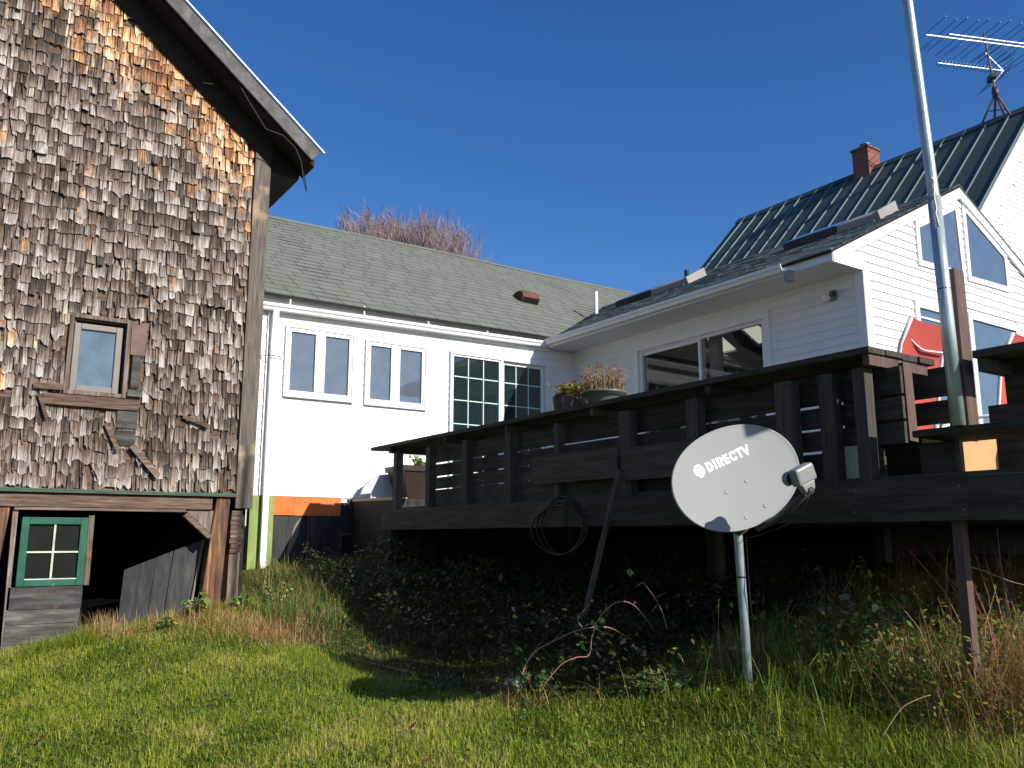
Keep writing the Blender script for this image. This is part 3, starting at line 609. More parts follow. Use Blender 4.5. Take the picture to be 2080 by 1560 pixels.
    F_ = MB(); frame_y(F_, a.x, b.x, b.z, a.z, YM-.035, YM-.012, .03); xm, = ((a.x+b.x)/2,)
    F_.box(xm-.008, xm+.008, YM-.03, YM-.014, b.z+.03, a.z-.03); F_.box(a.x+.03, b.x-.03, YM-.031, YM-.013, (a.z+b.z)/2-.008, (a.z+b.z)/2+.008)
    bw = F_.build('cellar_window', M['greyboard_h'], T); F_ = MB(); F_.box(a.x+.02, b.x-.02, YM-.018, YM-.015, b.z+.02, a.z-.02); F_.build('pane', M['glassdirty'], bw)
extension()

# ================================================================== WING
XW, YG = 8.33, 5.288
def wing():
    T = thing('sunroom_wing', (10.5, 8, 1.2), 'white clapboard wing with trapezoid gable windows and two roof skylights', 'house')
    ex, ez, sl_ = 7.76, 4.575, .505; rx = 10.57; rz = ez+sl_*(rx-ex); exr = 2*rx-ex
    yE = 10.46
    zs = 4.46
    win = (6.66, 8.93, 2.6, 4.20)
    hl = [(6.70, 7.72, 2.66, 4.14), (7.80, 8.88, 2.66, 4.14)]
    hole = [(6.69, 8.90, 2.62, 4.17)]
    mb = MB(); wall_with_hole_y(mb, YG+.13, YM+.0, 1.95, 4.52, XW+.005, XW+.12, hole); mb.build('side_wall', M['white'], T)
    mb = MB(); clap_y(mb, YG+.0, YM, 1.97, zs, XW, .105, holes=[(6.58, 9.05, 2.5, 4.27)], lip=.012); mb.build('side_siding', M['white'], T)
    # slider window in the side wall
    W = MB(); frame_x(W, 6.58, 9.05, 2.5, 4.28, XW-.035, XW+.02, .09); o = W.build('picture_window', M['whitetrim'], T, bevel=.004)
    W = MB(); frame_x(W, 6.67, 7.76, 2.59, 4.17, XW-.02, XW+.03, .035); frame_x(W, 7.72, 8.96, 2.59, 4.17, XW+.03, XW+.07, .05); W.box(XW-.03, XW+.03, 7.72, 7.765, 2.59, 4.19); W.build('sash', M['whitetrim'], o, bevel=.003)
    W = MB(); W.box(XW+.0, XW+.005, 6.70, 7.73, 2.62, 4.14); W.box(XW+.05, XW+.055, 7.76, 8.92, 2.62, 4.14); W.build('pane', M['glassclear'], o)
    # inside: a dim room with skylight openings in the far roof slope
    I = MB(); I.box(XW+.13, exr-.4, YG+.14, 11.5, 1.9, 1.94); I.prism([(XW+.13, 11.6, 1.95), (exr-.3, 11.6, 1.95), (exr-.3, 11.6, 4.5), (rx, 11.6, rz-.12), (XW+.13, 11.6, 4.75)], (0, .02, 0)); I.box(exr-.35, exr-.3, YG+.15, 11.5, 1.95, 4.5)
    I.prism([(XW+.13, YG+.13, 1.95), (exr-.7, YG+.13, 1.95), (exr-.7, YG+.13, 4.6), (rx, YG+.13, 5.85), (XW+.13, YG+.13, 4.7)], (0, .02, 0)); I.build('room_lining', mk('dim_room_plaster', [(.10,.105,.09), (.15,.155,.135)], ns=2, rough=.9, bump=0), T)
    I = MB(); ya_, yb_ = aX(1470, 740, XW+.25).y, aX(1445, 740, XW+.25).y; I.box(XW+.22, XW+.25, ya_, yb_, 1.95, 4.4); I.build('curtain', M['lnb'], T)
    I = MB(); yr = aX(1345, 765, XW+.5).y; I.box(XW+.5, XW+.54, yr-1.6, yr+1.4, 3.33, 3.40, .8); I.box(XW+.5, XW+.53, yr-1.6, yr+1.4, 3.42, 3.45, .8); I.box(XW+.5, XW+.54, yr-1.6, yr+1.4, 3.12, 3.15, .8); I.build('inner_window_frame', M['white'], T)
    # gable wall
    gx = lambda z: (XW if z <= zs+.02 else max(ex, ex+(z-ez)/sl_), min(exr, exr-(z-ez)/sl_) if z > ez else exr-.55)
    tw = [[aY(*p, YG) for p in q] for q in (((1863, 464), (1936, 427), (1951, 552), (1869, 530)), ((1957, 432), (2036, 525), (2042, 583), (1969, 562)))]
    hx = [(9.40, 10.50, 4.78, 5.50), (10.64, 11.66, 4.78, 5.2)]
    wl = [(9.32, 10.42, 2.9, 4.27), (10.52, 11.80, 2.2, 4.30)]
    mb = MB(); mb.prism([(XW+.002, YG+.006, 1.9), (exr-.56, YG+.006, 1.9), (exr-.56, YG+.006, zs), (exr-.02, YG+.006, ez-.08), (rx, YG+.006, rz-.06), (ex+.02, YG+.006, ez-.08), (XW+.002, YG+.006, zs)], (0, .12, 0), .5); mb.build('gable_wall', M['whitewall'], T)
    mb = MB(); clap_x(mb, 0, 0, 1.97, rz-.02, YG, .104, rng_fn=lambda z: gx(z), holes=wl, lip=.014); mb.build('gable_siding', M['whitewall'], T)
    mb = MB(); mb.box(XW-.02, XW+.10, YG-.03, YG-.0145, 1.95, zs); mb.box(XW-.03, XW-.0125, YG-.03, YG+.08, 1.95, zs); mb.build('corner_trim', M['whitetrim'], T)
    # cornice return on the gable end
    mb = MB(); mb.box(ex-.01, XW-.0, YG-.035, YG+.0, zs-.02, zs+.13); mb.build('cornice_return', M['whitetrim'], T)
    # rake boards
    mb = MB(); wv = .13
    for s_, a in ((1, ex), (-1, exr)):
        A0 = Vector((a, YG-.045, ez-.02)); B0 = Vector((rx, YG-.045, rz-.02)); mb.prism([A0, B0, B0+Vector((0, 0, -wv*1.12)), A0+Vector((0, 0, -wv*.9))], (0, .03, 0), .5)
    mb.build('rake_board', M['whitetrim'], T)
    # trapezoid windows
    for q in tw:
        c = sum(q, Vector())/4
        oq = [c+(p-c)*1.0 for p in q]
        W = MB(); k = 4
        out = []
        for i, p in enumerate(q):
            dx = -.07 if p.x < c.x else .07; dz = .085 if p.z > c.z else -.07
            out.append(Vector((p.x+dx, YG-.03, p.z+dz)))
        inn = [Vector((p.x, YG-.03, p.z)) for p in q]; back = [Vector((p.x, YG-.001, p.z)) for p in q]; bo = [Vector((p.x, YG-.001, p.z)) for p in out]
        W.add(out+inn+back+bo, [(i, (i+1) % 4, 4+(i+1) % 4, 4+i) for i in range(4)]+[(4+i, 4+(i+1) % 4, 8+(i+1) % 4, 8+i) for i in range(4)]+[(i, 12+i, 12+(i+1) % 4, (i+1) % 4) for i in range(4)], (.5, 0, 0))
        o = W.build('gable_window', M['whitetrim'], T); W = MB(); W.prism([Vector((p.x, YG-.017, p.z)) for p in q], (0, .003, 0)); W.build('pane', M['glassblue'], o)
    for (a, b, c_, d_) in wl:
        W = MB(); frame_y(W, a, b, c_, d_, YG-.03, YG+.03, .085); o = W.build('window', M['whitetrim'], T, bevel=.004)
        W = MB(); W.box(a+.07, b-.07, YG-.004, YG+.002, c_+.05, d_-.07); W.build('pane', M['glassblue'], o)
        if a < 10: W = MB(); W.box(a+.08, b-.08, YG-.02, YG-.005, 4.06, 4.085); W.build('meeting_rail', M['whitetrim'], o)
    # soffit + gutter on the eave
    S_ = MB(); S_.box(ex, XW-.0, YG+.002, YM-.02, zs-.005, zs+.012, .5); S_.build('soffit', M['white'], T)
    S_ = MB(); S_.box(ex-.015, ex+.005, YG-.0, yE, zs-.01, ez-.01, .5); S_.build('fascia', M['white'], T)
    prof = [(0, 0), (-.085, 0), (-.10, .035), (-.118, .05), (-.118, .085), (-.108, .085), (-.108, .055), (-.09, .04), (-.078, .01), (-.008, .01), (-.008, .085), (0, .085)]; n = len(prof)
    G = MB(); A_ = [(ex-.016+x, YG+.55, 4.465+z) for x, z in prof]; B_ = [(ex-.016+x, yE-.1, 4.475+z) for x, z in prof]
    G.add(A_+B_, [(i, n+i, n+(i+1) % n, (i+1) % n) for i in range(n)]+[tuple(range(n)), tuple(range(n, 2*n))], (.5, 0, 0)); gt = G.build('gutter', M['white'], T)
    G = MB(); p = aX(1597, 556, ex-.06); G.box(ex-.10, ex-.02, p.y-.08, p.y, p.z-.10, p.z+.02); G.build('gutter_outlet', M['galv'], gt)
    # roof
    upL = Vector((1, 0, sl_)).normalized(); nL = Vector((-sl_, 0, 1)).normalized(); Lr = math.hypot(rx-ex, rz-ez)
    y0, y1 = YG-.05, 13.4
    Q = MB(); Q.prism([(ex-.04, y0, ez-.045), (rx, y0, rz-.03), (rx, y0, rz-.003), (ex-.04, y0, ez-.02)], (0, y1-y0, 0), .4)
    rf = Q.build('roof', M['slot'], T)
    # far slope in strips round two skylight openings
    def zR(x): return rz-sl_*(x-rx)
    sk = [(9.70, 10.12), (10.60, 10.98)]; xa_, xb_ = 11.95, 12.45
    Q = MB()
    def strip(xa, xb, ya, yb):
        Q.prism([(xa, ya, zR(xa)-.03), (xb, ya, zR(xb)-.03), (xb, ya, zR(xb)), (xa, ya, zR(xa))], (0, yb-ya, 0), .4)
    strip(rx, xa_, y0, y1); strip(xb_, exr, y0, y1); ys = [y0, *[v for s in sk for v in s], y1]
    for i in range(0, len(ys), 2): strip(xa_, xb_, ys[i], ys[i+1])
    Q.build('far_roof_slope', M['roofdark'], rf)
    for a, b in sk:
        Q = MB(); Q.prism([(xa_, a, zR(xa_)+.03), (xb_, a, zR(xb_)+.03), (xb_, a, zR(xb_)+.036), (xa_, a, zR(xa_)+.036)], (0, b-a, 0), .5); Q.build('skylight_pane', M['skylightpane'], rf)
    # ceiling lining following the near slope
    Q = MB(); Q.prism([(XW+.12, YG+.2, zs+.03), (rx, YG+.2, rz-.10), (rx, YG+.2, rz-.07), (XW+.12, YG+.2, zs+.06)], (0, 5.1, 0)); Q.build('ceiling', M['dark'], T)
    # shingles
    Q = MB(); nC = 25; e = Lr/nC
    for r_ in range(nC):
        y = y0-random.random()*.3
        while y < 12.9:
            wd = random.uniform(.16, .36); a, b = max(y, y0), min(y+wd, 12.9); y += wd
            if b-a < .02: continue
            th = random.choice((.004, .007, .010)); t = random.random()
            lo = Vector((ex-.05, 0, ez-.02))+upL*(r_*e+random.uniform(-.006, .006)*(r_ > 0)); hi = Vector((ex-.05, 0, ez-.02))+upL*((r_+1)*e+.03)
            l0 = nL*th
            Q.add([(lo.x+l0.x, a, lo.z+l0.z), (lo.x+l0.x, b, lo.z+l0.z), (hi.x, b, hi.z+.002), (hi.x, a, hi.z+.002), (lo.x, a, lo.z-.004), (lo.x, b, lo.z-.004)], [(0, 3, 2, 1), (4, 0, 1, 5), (0, 4, 3), (1, 2, 5)], (t, 0, 0))
    Q.build('roof_shingles', M['roofdark'], rf)
    Q = MB()
    for i in range(27): Q.prism([(rx-.12, y0+i*.29, rz-.045), (rx, y0+i*.29, rz+.022), (rx+.12, y0+i*.29, rz-.045), (rx, y0+i*.29, rz+.006)], (0, .30, 0))
    Q.build('ridge_cap', M['roofdark'], rf)
    # venetian skylight boxes on the near slope
    for (ya, yb, yc, u0) in ((9.0, 9.78, 10.7, 1.90), (5.72, 6.28, 7.15, 1.90)):
        def pt(y, u, h): q = Vector((ex, y, ez))+upL*u+nL*h; return q
        K = MB(); u1 = u0+.42
        K.prism([pt(yb, u0, 0), pt(yb, u0, .10), pt(yb, u1, .10), pt(yb, u1, 0)], (0, yc-yb, 0), .5); o = K.build('skylight', M['armgrey'], rf, bevel=.005)
        K = MB(); K.prism([pt(yb+.04, u0+.03, .104), pt(yb+.04, u0+.03, .112), pt(yb+.04, u1-.04, .112), pt(yb+.04, u1-.04, .104)], (0, yc-yb-.06, 0), .5); K.build('pane', M['glassblue'], o)
        K = MB(); K.prism([pt(ya, u0-.05, 0), pt(ya, u0-.02, .10), pt(ya, u1, .10), pt(ya, u1, 0)], (0, yb-ya-.003, 0), .5); K.build('cladding', M['cladding'], o, bevel=.01)
        K = MB(); K.prism([pt(ya-.06, u0-.05, 0), pt(ya-.06, u0-.05, .12), pt(ya-.06, u1, .14), pt(ya-.06, u1, 0)], (0, .055, 0), .5); K.build('end_flashing', M['cladding'], o)
        K = MB()
        for i in range(9): yy = ya+(yb-ya)*i/9; K.prism([pt(yy, u0-.10, .012), pt(yy, u0-.04, .02), pt(yy, u0-.04, .03), pt(yy, u0-.10, .022)], (0, (yb-ya)/9-.01, 0))
        K.build('flashing_apron', M['cladding'], o)
    K = MB(); p = Vector((10.9, 10.4, 5.75)); K.tube([p, p+Vector((0, 0, .55))], .04, 12); K.build('plumbing_vent', M['black'], rf)
    # base
    B = MB(); B.box(XW+.02, XW+.1, YG, YM+.03, .6, 1.96, .2); B.box(XW+.02, 13.3, YG+.01, YG+.1, .6, 1.9, .2); B.build('foundation_wall', M['soffit'], T)
wing()
# floodlight on the wing wall
fl = thing('security_light', (XW-.02, 5.68, 4.26), 'small grey security light with a white lamp head under the wing eave', 'lamp')
c = aX(1693, 600, XW-.02)
mb = MB(); mb.obox(c, (.02, 0, 0), (0, .045, 0), (0, 0, .06)); mb.build('backplate', M['lnb'], fl, bevel=.008)
mb = MB(); mb.lathe(c+Vector((-.03, .03, -.005)), [(.001, 0), (.030, .0), (.040, .03), (.052, .085), (.05, .09), (.04, .075), (.001, .07)], 16, ax=(-.3, .8, -.3)); mb.build('lamp_head', M['white'], fl, True)
mb = MB(); mb.lathe(c+Vector((-.02, -.03, .01)), [(.001, 0), (.022, .0), (.028, .05), (.001, .055)], 14, ax=(-.7, -.3, -.1)); mb.build('motion_sensor', M['armgrey'], fl, True)
mb = MB(); mb.tube([c+Vector((-.02, .02, 0)), c+Vector((-.05, .09, -.0)), c+Vector((-.05, .13, -.01))], .008, 6); mb.build('swivel_arm', M['black'], fl, True)

# ================================================================== MAIN HOUSE
def brick_mat():
    m = bpy.data.materials.new('red_chimney_brick'); m.use_nodes = True; nt = m.node_tree; N = nt.nodes; b = N['Principled BSDF']; b.inputs['Roughness'].default_value = .85
    tc = N.new('ShaderNodeTexCoord'); mp = N.new('ShaderNodeMapping'); mp.inputs['Rotation'].default_value = (R(90), 0, 0); nt.links.new(tc.outputs['Object'], mp.inputs[0])
    sx = N.new('ShaderNodeSeparateXYZ'); nt.links.new(tc.outputs['Object'], sx.inputs[0]); ad = N.new('ShaderNodeMath'); nt.links.new(sx.outputs[0], ad.inputs[0]); nt.links.new(sx.outputs[1], ad.inputs[1])
    cb_ = N.new('ShaderNodeCombineXYZ'); nt.links.new(ad.outputs[0], cb_.inputs[0]); nt.links.new(sx.outputs[2], cb_.inputs[1])
    br = N.new('ShaderNodeTexBrick'); br.inputs['Scale'].default_value = 1; br.inputs['Brick Width'].default_value = .21; br.inputs['Row Height'].default_value = .07; br.inputs['Mortar Size'].default_value = .007
    br.inputs['Color1'].default_value = (.28, .08, .06, 1); br.inputs['Color2'].default_value = (.18, .05, .042, 1); br.inputs['Mortar'].default_value = (.16, .11, .09, 1)
    nt.links.new(cb_.outputs[0], br.inputs['Vector']); nt.links.new(br.outputs[0], b.inputs['Base Color']); return m
def main_house():
    T = thing('main_house', (18.5, 11.5, 1.2), 'tall white main house with a steep green standing seam metal roof', 'house')
    sl_ = 1.05; rx, rz = 18.52, 10.6; ya, yb = 7.42, 15.55; exl = 12.9; upL = Vector((1, 0, sl_)).normalized(); nL = Vector((-sl_, 0, 1)).normalized()
    zL = lambda x: rz-sl_*abs(rx-x)
    exr = 2*rx-exl
    Q = MB()
    for a, s_ in ((exl, 1), (exr, -1)):
        Q.prism([(a, ya, zL(a)-.10), (rx, ya, rz-.10), (rx, ya, rz), (a, ya, zL(a))], (0, yb-ya, 0), .5)
    rf = Q.build('metal_roof', M['metalroof'], T)
    Q = MB(); y = ya+.02; i = 0
    while y < yb:
        for a in (exl, exr):
            P0 = Vector((a, y, zL(a))); P1 = Vector((rx, y, rz)); up_ = Vector((-sl_ if a < rx else sl_, 0, 1))
            Q.bar(P0+up_*.006, P1+up_*.010, .022, .030, up_, .5)
        y += .49; i += 1
    Q.build('standing_seams', M['seam'], rf)
    Q = MB(); Q.prism([(rx-.16, ya-.02, rz-.14), (rx, ya-.02, rz+.04), (rx+.16, ya-.02, rz-.14), (rx, ya-.02, rz-.0)], (0, yb-ya+.04, 0)); Q.build('ridge_cap', M['metalroof'], rf)
    # walls
    wx0, wx1 = exl+.35, exr-.35; Y0 = ya+.22
    Q = MB(); Q.prism([(wx0, Y0+.01, .9), (wx1, Y0+.01, .9), (wx1, Y0+.01, zL(wx1)-.12), (rx, Y0+.01, rz-.12), (wx0, Y0+.01, zL(wx0)-.12)], (0, yb-Y0-.25, 0), .5); Q.build('wall', M['peel'], T)
    def rg(z):
        h = (rz-.12-z)/sl_; return (max(wx0, rx-h), min(wx1, rx+h))
    Q = MB(); clap_x(Q, 0, 0, 2.0, rz-.15, Y0, .10, rng_fn=rg, lip=.013); Q.build('siding', M['peel'], T)
    Q = MB()
    for a in (exl, exr):
        A0 = Vector((a, ya-.03, zL(a)-.02)); B0 = Vector((rx, ya-.03, rz-.02)); Q.prism([A0, B0, B0-Vector((0, 0, .30)), A0-Vector((0, 0, .30))], (0, .028, 0), .5)
        Q.prism([A0+Vector((0, .03, -.11)), B0+Vector((0, .03, -.11)), B0+Vector((0, .03, -.13)), A0+Vector((0, .03, -.13))], (0, .22, 0), .5)
    Q.build('rake_board', M['whitetrim'], T)
    # chimney on the ridge
    y0c, y1c = 10.85, 11.55; x0c, x1c = rx-.25, rx+.25
    M['brick'] = brick_mat()
    c0, c1 = aX(1735, 355, rx), aX(1780, 340, rx)
    zt = aX(1755, 302, rx-.2).z
    y0c, y1c = c1.y+.04, c0.y-.14
    K = MB(); K.box(x0c, x1c, y0c, y1c, rz-.8, zt); ch = K.build('chimney', M['brick'], T)
    K = MB(); K.box(x0c-.03, x1c+.03, y0c-.03, y1c+.03, zt, zt+.05); K.build('chimney_crown', M['rust'], ch)
    K = MB(); cc = Vector((rx, (y0c+y1c)/2, zt+.05)); K.lathe(cc, [(.09, 0), (.09, .12), (.0, .12)], 20); K.lathe(cc+Vector((0, 0, .13)), [(.0, .03), (.13, .0), (.13, .015), (.0, .05)], 20); K.build('flue_cap', M['drip'], ch, False)
main_house()
# antenna
def antenna():
    base = Vector((18.52, 8.32, 10.62)); top = aX(1998, 65, 18.52)
    T = thing('tv_antenna', base, 'large television antenna with long thin rods on a tripod on the metal roof', 'antenna')
    tp = aX(2022, 190, 18.52)
    Q = MB(); Q.tube([base+Vector((0, -.05, 0)), tp, top], [.03, .028, .02], 8); mast = Q.build('mast', M['rust'], T, True)
    for (px, py) in ((1990, 262), (2057, 240), (2040, 232)):
        p = aX(px, py, 18.52 if px < 2041 else 18.4); q = tp+Vector((0, 0, .0))
        Q = MB(); Q.tube([p, q], .022, 6); Q.build('tripod_leg', M['rust'], T, True)
    Q = MB(); Q.tube([aX(2006, 226, 18.5), aX(2044, 222, 18.5)], .014, 6); Q.build('tripod_brace', M['rust'], T)
    Q = MB(); c = tp; Q.lathe(c-Vector((0, 0, .1)), [(.0, 0), (.06, .02), (.075, .12), (.06, .24), (0, .26)], 14); Q.build('rotor', M['armgrey'], T, True)
    c = aX(2014, 158, 18.52); Q = MB(); Q.obox(c, (.1, .1, 0), (.04, -.04, 0), (0, 0, .05)); Q.build('junction_box', M['armgrey'], T)
    def hd(a): return RGT*math.sin(R(a))+Vector((FWD.x, FWD.y, 0)).normalized()*math.cos(R(a))
    bd = hd(79); ed = hd(-11); up = Vector((0, 0, 1))
    m = aX(2001, 86, 18.5)
    L0 = -1.50; L1 = 2.2
    Q = MB(); Q.bar(m+bd*L0, m+bd*L1, .024, .024, up)
    Q.bar(m+bd*-.9+up*.09, m+bd*L1+up*.09, .02, .02, up); Q.build('boom', M['ant'], T)
    E_ = MB(); n = 15
    for i in range(n):
        t = L0+(L1-L0)*(i+.1)/n; ln = .62+.35*(i/n); z_ = .0 if i % 2 else .05
        E_.tube([m+bd*t+ed*-ln+up*z_, m+bd*t+ed*ln+up*z_], .0075, 5)
        if i % 3 == 1: E_.tube([m+bd*(t+.07)+ed*.25+up*z_, m+bd*(t+.07)+ed*ln*.8+up*z_], .006, 5)
    E_.build('elements', M['antdark'], T)
    Q = MB(); a0 = aX(1905, 128, 18.45); a1 = aX(2052, 141, 18.5); a1 = a0+bd*((a1-a0).length); Q.bar(a0, a1, .025, .025, up); Q.build('lower_boom', M['ant'], T)
    E_ = MB()
    for i in range(18):
        p = a0.lerp(a1, (i+.3)/18.5); E_.tube([p-ed*.11, p+ed*.13], .008, 5)
    E_.build('short_elements', M['antdark'], T)
    Q = MB(); u1 = a1-bd*.45+up*.42; u2 = a1-bd*.38-up*.42; Q.bar(a1, u1, .025, .02); Q.bar(a1, u2, .025, .02); Q.build('reflector_frame', M['ant'], T)
    E_ = MB()
    for k_, e in enumerate((u1, u2)):
        for i in range(1, 7): p = a1.lerp(e, i/6); E_.tube([p-ed*.45, p+ed*.45], .006, 5)
    E_.build('reflector_rods', M['antdark'], T)
antenna()

# ================================================================== DECK
XD = 4.3; ZF = 1.80; YN = 1.88; YFAR = 9.15
def deck():
    T = thing('deck', (6, 5, ZF), 'raised weathered wooden deck with a wide shelf topped railing', 'deck')
    # rim, joists, floor
    for a, b in ((YN, 5.6), (5.61, YFAR)):
        Q = MB(); Q.box(XD+.04, XD+.08, a, b, 1.585, ZF+.012); Q.build('rim_board', M['deck'], T, bevel=.004)
    Q = MB(); Q.box(XD+.04, 12.5, YN-.06, YN-.02, 1.585, ZF+.01); Q.build('rim_board', M['deck'], T)
    Q = MB(); Q.box(XD+.08, XW, YFAR-.04, YFAR, 1.585, ZF+.01); Q.build('rim_board', M['deck'], T)
    Q = MB(); x = XD+.5
    while x < XW-.1: Q.box(x, x+.045, YN-.02, YFAR-.04, 1.60, ZF-.0); x += .6
    while x < 12.4: Q.box(x, x+.045, YN-.02, YG-.0, 1.60, ZF-.0); x += .6
    Q.build('joists', M['deck'], T)
    Q = MB(); x = XD+.09
    while x < 12.4:
        Q.box(x, min(x+.138, XW-.015) if x < XW else x+.138, YN-.03, YFAR if x < XW-.0 else YG-.02, ZF+.002, ZF+.037); x += .146
    Q.build('floor_boards', M['deck'], T)
    p, q = aX(732, 1012, 4.46), aX(795, 1004, 4.42)
    Q = MB(); Q.bar((4.62, YFAR+.02, 1.96), (4.62, YM-.02, 1.985), .14, .035, t=.9); Q.build('floor_edge_board', M['tanwood'], T)
    Q = MB(); Q.box(4.55, XW, YFAR+.002, YM-.04, 1.92, 1.958, .2); Q.box(4.55, 4.6, YFAR+.01, YM-.04, .8, 1.918, .1); Q.box(4.605, XW, YFAR+.003, YFAR+.03, .7, 1.918, .1); Q.build('landing', M['darkboard'], T)  # last panel added to keep sun out from under the deck
    Q = MB()
    for y in np.arange(2.3, 9.0, .61):
        for z in (1.64, 1.76): Q.lathe((XD+.04, y+random.uniform(-.01, .01), z), [(.0001, .005), (.006, .004), (.008, 0)], 8, ax=(-1, 0, 0))
    Q.build('nail_heads', M['rust'], T)
    # shelf cap boards
    for i in range(4):
        Q = MB(); x0 = XD+.0+i*.170; Q.box(x0, x0+.163, 2.72+random.uniform(-.01, .01), 9.40+random.uniform(-.02, .02), 2.535+random.uniform(-.003, .003), 2.575)
        Q.build('shelf_board', M['deck'], T, bevel=.005)
    for y in (2.74, 3.95, 5.2, 6.45, 7.6, 8.9):
        Q = MB(); Q.box(XD+.02, XD+.62, y, y+.04, 2.47, 2.533); Q.build('shelf_bracket', M['brownpost'] if y < 3 else M['deck'], T)
    # posts
    for px, w2 in ((800, .09), (865, .09), (938, .10), (1025, .10), (1124, .06), (1257, .13), (1395, .11), (1578, .13), (1668, .10), (1740, .08)):
        xp = XD+.05; p = aX(px, 900, xp); Q = MB(); Q.box(xp, xp+.085, p.y-w2, p.y, ZF+.0 if px not in (1257,) else 1.75, 2.47); Q.build('railing_post', M['deckpost'], T, bevel=.004)
    # slats
    xs = XD+.19; gaps = [2.015, 2.155, 2.30]
    lv = [(1.835, 2.006), (2.024, 2.146), (2.165, 2.291), (2.309, 2.465)]
    for i, (a, b) in enumerate(lv):
        ys_ = [2.80 if i == 0 else 2.66, 4.9+.3*i, 8.30]
        for y0, y1 in zip(ys_[:-1], ys_[1:]):
            Q = MB(); dz0, dz1 = random.uniform(-.005, .005), random.uniform(-.005, .005)
            Q.prism([(xs, y0+.003, a+dz0), (xs, y1-.003, a+dz1), (xs, y1-.003, b+dz1), (xs, y0+.003, b+dz0)], (.025, 0, 0)); Q.build('rail_board', M['deck'], T)
    for a, b in ((1.84, 2.16), (2.185, 2.325), (2.35, 2.53)):
        Q = MB(); Q.box(5.02, 5.045, 2.56, 3.4, a, b); Q.build('rail_board', M['deck'], T)
    Q = MB(); a, b, c_ = aX(1087, 930, XD+.045), aX(1257, 895, XD+.045), aX(1087, 985, XD+.045); Q.box(XD+.02, XD+.045, b.y, a.y, c_.z, a.z, .9); Q.build('rail_board', M['deck'], T)
    Q = MB(); Q.box(XD+.018, XD+.042, 3.55, 4.87, c_.z-.03, a.z-.02, .8); Q.build('rail_board', M['deck'], T)
    # bit of board inside near bay, sunlight put into its tan colour
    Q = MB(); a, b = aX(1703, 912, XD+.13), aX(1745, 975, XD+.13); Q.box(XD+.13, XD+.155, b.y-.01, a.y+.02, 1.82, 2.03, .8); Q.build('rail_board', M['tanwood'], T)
    # near end
    Q = MB(); a, b = aY(1836, 745, 2.70), aY(1858, 880, 2.66); Q.bar(Vector((b.x, 2.68, 2.04)), Vector((a.x+.01, 2.70, 2.50)), .085, .03, (0, 1, 0), .6); Q.build('end_post', M['brownpost'], T)
    Q = MB(); Q.box(4.31, 4.41, 2.208, 2.31, 2.062, 2.90, .5); Q.build('tall_post', M['brownpost'], T, bevel=.005)
    for i in range(2):
        Q = MB(); x0 = XD-.0+i*.165; Q.box(x0 if not i else x0, x0+.16, 1.88, 2.155, 2.40, 2.44); Q.build('shelf_board', M['deck'], T, bevel=.004)
    Q = MB(); Q.box(XD+.02, XD+.32, 2.10, 2.14, 2.33, 2.398); Q.build('shelf_bracket', M['deck'], T)
    for i in range(3):
        Q = MB(); x0 = XD-.02+i*.15; Q.box(x0, x0+.145, 1.88, 2.50, 2.025, 2.06); Q.build('bench_board', M['deck'], T, bevel=.004)
    Q = MB(); Q.box(XD+.3, XD+.325, 1.88, 2.15, 2.062, 2.155); Q.box(XD+.3, XD+.325, 1.88, 2.15, 2.175, 2.398); Q.build('rail_board', M['deck'], T)
    Q = MB(); Q.box(5.32, 5.35, 1.9, 2.60, 1.84, 2.30); Q.build('rail_board', M['deck'], T); Q = MB(); Q.box(XD+.25, XD+.3, 2.42, 2.62, 1.84, 2.02); Q.build('bench_support', M['deck'], T)
    Q = MB(); Q.prism([(4.40, .55, 3.50), (4.40, 1.44, 3.04), (4.40, 1.44, 3.75), (4.40, .55, 3.9)], (.02, 0, 0)); Q.build('shadow_caster_board', M['deck'], T)  # unseen board, added to cast the shadow on the dish's upper edge
    Q = MB(); Q.box(4.43, 4.52, 1.18, 1.27, .3, 3.7); Q.build('shadow_caster_post', M['deckpost'], T)  # unseen post, added to carry the shadow-casting board
    # legs under the deck
    lpp = aX(1957, 1150, 4.44)
    Q = MB(); Q.box(4.40, 4.46, lpp.y-.03, lpp.y+.02, .5, 1.595); Q.build('support_post', M['brownpost'], T)
    for (y, m_) in ((8.9, 'darkboard'),):
        Q = MB(); Q.box(XD+.05, XD+.16, y, y+.10, .3, 1.583); Q.build('support_post', M[m_], T)
    for (x, y) in ((5.9, 5.4), (7.9, 2.2), (7.9, 5.0), (11.5, 2.2), (6.2, 8.0)):
        Q = MB(); Q.box(x, x+.12, y, y+.12, .3, 1.6); Q.build('support_post', M['deckpost'], T)
deck()
# leaning plank against the rim
lp = MB(); a, b = aX(1258, 955, XD-.02), aX(1172, 1195, XD-.35); lp.bar(a, Vector((b.x, b.y, float(gz(b.x, b.y)))), .03, .035, (0, 1, .3), .9)
tag(lp.build('leaning_plank', M['deckpost']), 'grey plank propped slantwise from the dark weeds against the deck rim', 'plank')
# hose
hs = MB(); pts = []
for k in range(3):
    for i in range(25):
        t = i/24*2*math.pi; c = Vector((XD+.01-.02*k, 5.62, 1.60-.02*k)); ry_, rz_ = .27+.05*k, .24-.02*k
        pts.append(c+Vector((.01*math.sin(3*t), math.sin(t)*ry_, math.cos(t)*rz_)))
hs.tube(pts, .008, 6); tag(hs.build('hose_coil', M['black'], smooth=True), 'black hose coiled over the rim of the deck', 'hose')
